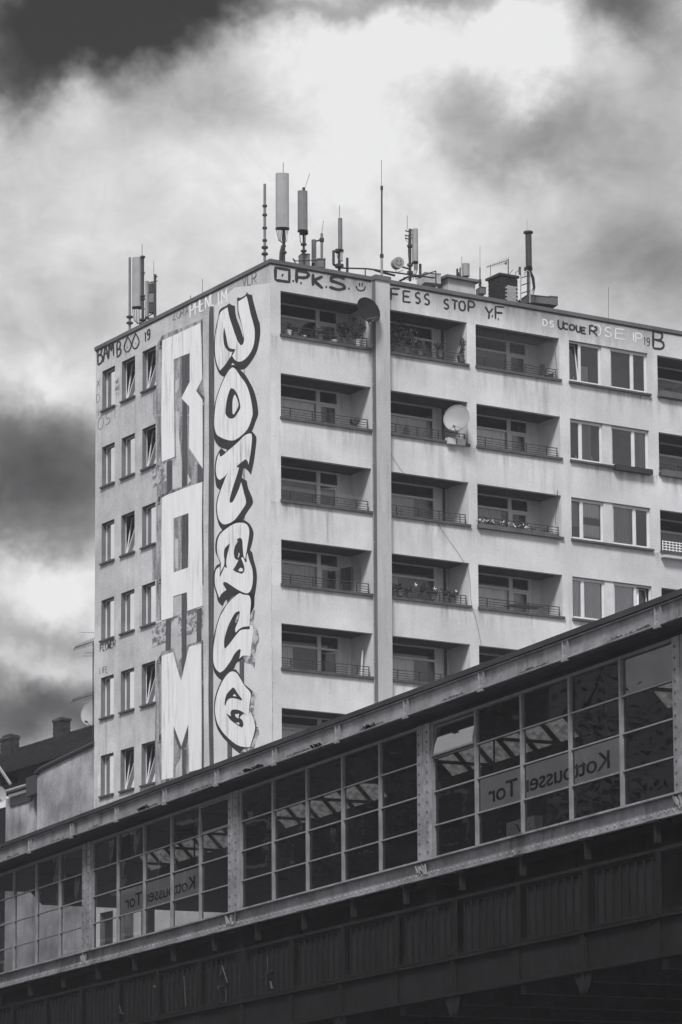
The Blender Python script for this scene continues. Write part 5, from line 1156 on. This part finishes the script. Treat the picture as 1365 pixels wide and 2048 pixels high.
m.build('rivets', STEEL_D, st, kind='stuff')
# walkway railing
RYY = -.8
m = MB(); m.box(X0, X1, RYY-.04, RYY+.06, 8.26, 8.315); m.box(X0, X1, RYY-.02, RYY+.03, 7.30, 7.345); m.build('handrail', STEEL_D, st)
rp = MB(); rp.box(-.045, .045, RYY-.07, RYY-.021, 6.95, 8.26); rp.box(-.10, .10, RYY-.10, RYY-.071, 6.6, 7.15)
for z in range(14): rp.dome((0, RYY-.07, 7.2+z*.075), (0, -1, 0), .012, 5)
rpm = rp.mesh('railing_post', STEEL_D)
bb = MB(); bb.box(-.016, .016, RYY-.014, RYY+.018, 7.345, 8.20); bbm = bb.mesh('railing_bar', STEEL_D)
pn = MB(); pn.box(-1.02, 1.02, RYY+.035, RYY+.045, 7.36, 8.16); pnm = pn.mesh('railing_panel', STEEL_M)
for k, x in enumerate(RPOS):
    put('railing_post', rpm, st, (x, 0, 0))
    if x > -33:
        put('railing_panel', pnm, st, (x-1.18, 0, 0))
        for q in range(8): put('railing_bar', bbm, st, (x-.26-q*.262, 0, 0))
# chalky scrawls on the panels
def scr(pts, w=1.0):
    m = MB()
    P = [sP(a, b, RYY-.02) for a, b in pts]
    for i in range(len(P)-1): m.bar((P[i].x, RYY-.03, P[i].z), (P[i+1].x, RYY-.03, P[i+1].z), .03*w, .008)
    m.build('chalk_scrawl', mat('chalk_mark', .075, .9, .1, v2=.05, scale=8), st)
z7 = lambda a, b: (180+a/2.353, 1850+b/2.353)
scr([z7(136, 310), z7(138, 370), z7(150, 410)], .6); scr([z7(140, 412), z7(162, 418)], 1.4); scr([z7(445, 240), z7(450, 320), z7(454, 382)], 1.2); scr([z7(625, 192), z7(618, 235)]); scr([z7(625, 192), z7(650, 272)], .8); scr([z7(606, 302), z7(606, 285)], 1.5); scr([z7(616, 290), z7(628, 284), z7(620, 308)]); scr([z7(645, 302), z7(643, 365), z7(620, 362)], .8)
scr([z7(838, 150), z7(840, 210), z7(830, 280)], .8); scr([z7(820, 245), z7(862, 212)], 1.2); scr([z7(852, 265), z7(860, 300)], 1.5); scr([z7(308, 284), z7(309, 294)], 2)
# lower edge girder and deck
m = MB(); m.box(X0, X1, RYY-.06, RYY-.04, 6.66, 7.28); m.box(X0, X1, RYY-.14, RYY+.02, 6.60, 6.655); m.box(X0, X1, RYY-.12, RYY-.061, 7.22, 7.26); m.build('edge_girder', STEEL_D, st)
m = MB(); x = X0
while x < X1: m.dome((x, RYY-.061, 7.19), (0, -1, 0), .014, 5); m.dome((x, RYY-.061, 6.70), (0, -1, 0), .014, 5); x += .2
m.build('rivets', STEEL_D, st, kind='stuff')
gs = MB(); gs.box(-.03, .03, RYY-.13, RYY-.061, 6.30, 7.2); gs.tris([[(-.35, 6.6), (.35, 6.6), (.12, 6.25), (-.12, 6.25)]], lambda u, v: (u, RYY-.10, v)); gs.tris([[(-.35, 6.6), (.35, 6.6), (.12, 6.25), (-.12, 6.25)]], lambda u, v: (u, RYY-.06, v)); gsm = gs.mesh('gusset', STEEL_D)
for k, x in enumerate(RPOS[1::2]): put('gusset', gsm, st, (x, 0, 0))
m = MB(); m.box(X0, X1, RYY-.03, 12, 6.95, 7.08); m.build('deck', mat('deck_concrete', .30, .95, .1, v2=.38), st)
for k, x in enumerate(RPOS): m = MB(); m.box(x-.1, x+.1, RYY+.05, 12, 6.45, 6.945); m.build('cross_beam', STEEL_U, st)
for x in (-27, -9, 9): 
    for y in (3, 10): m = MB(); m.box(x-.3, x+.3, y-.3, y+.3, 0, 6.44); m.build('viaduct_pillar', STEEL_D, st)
# hall inside
INN = mat('hall_interior', .025, .9, .2, v2=.045, scale=1)
m = MB(); m.box(X0, X1, 11.2, 11.3, 7.1, 12.60); m.box(X0, X1, .8, 11.2, 7.09, 7.5); m.build('hall_rear_wall', INN, st)
# ceiling rising to a raked strip of skylights
SECT = [(.73, 12.43), (1.5, 12.43), (3.2, 12.93), (5.12, 12.93)]
m = MB()
for (a_, b_) in zip(SECT, SECT[1:]): m.quad((X0, a_[0], a_[1]), (X1, a_[0], a_[1]), (X1, b_[0], b_[1]), (X0, b_[0], b_[1]))
m.quad((X0, 5.47, 12.58), (X1, 5.47, 12.58), (X1, 11.2, 12.58), (X0, 11.2, 12.58))
lights = []
for i in range(len(POSTS)-1):
    c_ = (POSTS[i]+POSTS[i+1])/2-1.7
    for q in range(6): lights.append((c_-2.95+q*1.0, c_-2.95+q*1.0+.76))
xs = X0
for (a_, b_) in sorted(lights)+[(X1, X1)]:
    if a_ > xs: m.quad((xs, 5.12, 12.93), (a_, 5.12, 12.93), (a_, 5.47, 12.58), (xs, 5.47, 12.58))
    xs = b_
m.build('hall_ceiling', INN, st)
sg = bpy.data.materials.new('frosted_skylight'); sg.use_nodes = True
_n = sg.node_tree.nodes; _n.clear(); _t = _n.new('ShaderNodeBsdfTranslucent'); _o = _n.new('ShaderNodeOutputMaterial'); _q = _n.new('ShaderNodeTexNoise'); _q.inputs['Scale'].default_value = 3.0; _q.inputs['Detail'].default_value = 6
_r = _n.new('ShaderNodeMapRange'); _r.inputs[1].default_value = .35; _r.inputs[2].default_value = .65; _r.inputs[3].default_value = .09; _r.inputs[4].default_value = .22
sg.node_tree.links.new(_q.outputs[0], _r.inputs[0]); sg.node_tree.links.new(_r.outputs[0], _t.inputs[0]); sg.node_tree.links.new(_t.outputs[0], _o.inputs[0])
for (a_, b_) in lights: pm = MB(); pm.quad((a_, 5.12, 12.93), (b_, 5.12, 12.93), (b_, 5.47, 12.58), (a_, 5.47, 12.58)); pm.build('skylight_pane', sg, st)
# interior trusses and cable trays
for x in [POSTS[i]+d for i in range(len(POSTS)) for d in (0, 3.1, 6.2)]:
    m = MB(); m.box(x-.04, x+.04, .75, 4.9, 12.30, 12.36); m.build('roof_truss', INN, st)
# platform name signs hanging inside, read from behind
def station_sign(tl, tr, bl, y, label):
    a, b, c_ = sP(*tl, y), sP(*tr, y), sP(*bl, y); x0, x1 = a.x, b.x; z1, z0 = (a.z+b.z)/2, c_.z
    e = empty('station_sign', SW((x0+x1)/2, y, z0), SROT, label, 'sign', 'platform name signs'); L = (x1-x0)/2; hh = z1-z0
    m = MB(); m.box(-L, L, 0, .06, 0, hh); m.build('panel', SIGN_P, e)
    m = MB(); 
    for q in (-.8, .8): m.tube([(q*L, .03, hh), (q*L, .03, 12.34-z0)], .02, 6)
    m.build('hanger_rod', BLK, e)
    cu = bpy.data.curves.new('txt', 'FONT'); cu.body = 'Kottbusser Tor'; cu.size = 1.0; cu.align_x = 'CENTER'; cu.space_character = .95; cu.offset = .012
    to = bpy.data.objects.new('txt', cu); COL.objects.link(to); bpy.context.view_layer.update()
    me = bpy.data.meshes.new_from_object(to.evaluated_get(bpy.context.evaluated_depsgraph_get())); bpy.data.objects.remove(to)
    xs_ = [v.co.x for v in me.vertices]; w_ = max(xs_)-min(xs_); kx = 2*L*.86/w_; kz = hh*.70/.95
    for v in me.vertices: x_, z_ = v.co.x, v.co.y; v.co = (-x_*kx, -.006, hh*.22+z_*kz)
    me.materials.clear(); me.materials.append(SIGN_T); put('lettering', me, e)
station_sign((960, 1556), (1243, 1478), (960, 1626), 1.0, 'long platform name sign seen from behind in the right hand glazed bay')
station_sign((241, 1782), (404, 1733), (241, 1832), 1.0, 'platform name sign seen from behind in the second glazed bay from the left')
# platform clock
p = sP(1046, 1663, 1.3); e = empty('platform_clock', SW(p.x, p.y, p.z), SROT, 'square platform clock behind the bottom panes of the right hand bay', 'clock')
m = MB(); m.box(-.55, .55, -.05, .12, -.22, .22); m.build('case', POT_W, e)
m = MB()
for k in range(12):
    t = k*math.pi/6; m.quad(*[(2.3*q[0], -.056, q[1]) for q in ((.16*math.cos(t-.04), .16*math.sin(t-.04)), (.16*math.cos(t+.04), .16*math.sin(t+.04)), (.19*math.cos(t+.04), .19*math.sin(t+.04)), (.19*math.cos(t-.04), .19*math.sin(t-.04)))])
m.build('hour_marks', BLK, e); m = MB(); m.bar((0, -.06, 0), (.20, -.06, .07), .02, .012); m.bar((0, -.07, 0), (-.1, -.07, .14), .02, .012); m.build('hands', BLK, e); m = MB(); m.tube([(0, .04, .22), (0, .04, 12.34-p.z)], .03, 6); m.build('hanger_rod', BLK, e)

# ================================================================== street opposite (mirrored in the hall glass)
def opp(x, y0, y1, h, label):
    e = empty('tenement', (x, y0, 0), 0, label, 'building'); W_ = y1-y0
    m = MB(); m.box(-12, 0, 0, W_, 0, h); m.build('wall', mat('tenement_render', .13, .95, .1, v2=.19, scale=.4, fine=.1), e)
    m = MB(); m.box(-12.3, .3, -.1, W_+.1, h+.002, h+.5); m.build('roof', ROOFING, e)
    wm = MB(); wm.box(.0, .05, -.6, .6, 0, 1.9); fm = wm.mesh('window', PVC); gm = MB(); gm.box(.051, .06, -.5, .5, .1, 1.8); gm = gm.mesh('pane', BLK)
    z = 1.2
    while z < h-2.5:
        y = 1.8
        while y < W_-1: w_ = put('window', fm, e, (0, y, z)); put('pane', gm, w_); y += 2.8
        z += 3.4
opp(-30, 84, 104, 25, 'grey five storey tenement across the street left of the station'); opp(-34, 105, 126, 22, 'second tenement across the street, further from the camera')
def tree(x, y, h, label, n=9000):
    e = empty('street_tree', (x, y, 0), 0, label, 'tree'); m = MB(); m.tube([(0, 0, 0), (.1, 0, h*.3), (0, .1, h*.6)], .28, 10, .12)
    for k in range(9):
        t = k*2.4; z = h*(.3+.05*k); m.tube([(0, 0, z), (math.cos(t)*h*.10, math.sin(t)*h*.10, z+h*.12), (math.cos(t)*h*.16, math.sin(t)*h*.16, z+h*.22)], .09, 6, .03)
    m.build('trunk', BARK, e); m = MB()
    for k in range(34):
        t = random.uniform(0, 6.3); z = h*random.uniform(.38, .96); rr = h*.24*math.sin(math.pi*min(1, (z/h-.28)/.75))*random.random()**.5
        leaves(m, (math.cos(t)*rr, math.sin(t)*rr, z), h*.075, n//34, .10)
    m.build('crown', LEAF, e)
tree(-21, 79.5, 21, 'tall street tree nearest the camera across the street'); tree(-24, 70, 15.5, 'lower street tree across the street, second from the tenements'); tree(-26, 88, 19, 'street tree in front of the grey tenement')

GROUPS = {'potted_plant': 'potted plants on the balconies', 'satellite_dish': 'satellite dishes on and beside the block', 'planter_box': 'planters on ledges and balconies', 'sector_antenna': 'mobile phone panel antennas on the roof',
          'equipment_box': 'grey boxes on the roof', 'roof_rail': 'tube rails on the roof', 'slim_mast': 'bare masts on the roof', 'whip_mast': 'whip masts on the roof', 'lightning_rod': 'thin rods on the roof', 'tv_aerial': 'television aerials',
          'chimney_stack': 'chimney stacks on the roof', 'roof_hatch': 'low blocks behind the parapet', 'tenement': 'tenements across the street', 'street_tree': 'street trees across the street', 'leaning_pole': 'poles leaning on the balconies',
          'leaning_board': 'boards leaning on the balconies', 'window_bottle': 'bottles and cups in the windows', 'hanging_ornament': 'white hanging ornaments on the top balconies'}
for o in bpy.data.objects:
    b_ = o.name.split('.')[0]
    if o.parent is None and b_ in GROUPS and 'label' in o: o['group'] = GROUPS[b_]

# ------------------------------------------------------------------ thin even haze, added only to lift the blacks
hm = bpy.data.materials.new('black_lift_haze'); hm.use_nodes = True; hn = hm.node_tree; hn.nodes.clear()
pv_ = hn.nodes.new('ShaderNodeVolumePrincipled'); pv_.inputs['Color'].default_value = (.93, .93, 1, 1); pv_.inputs['Density'].default_value = .00036; pv_.inputs['Anisotropy'].default_value = .0
ho = hn.nodes.new('ShaderNodeOutputMaterial'); hn.links.new(pv_.outputs[0], ho.inputs['Volume'])
m = MB(); m.box(-3200, 3200, -3200, 3200, -1.0, 46.0); m.build('haze', hm, kind='stuff')

for o in bpy.data.objects:
    if o.name.startswith(('leaf_cluster', 'blossoms', 'cables', 'pipe_clamps')): o['kind'] = 'stuff'
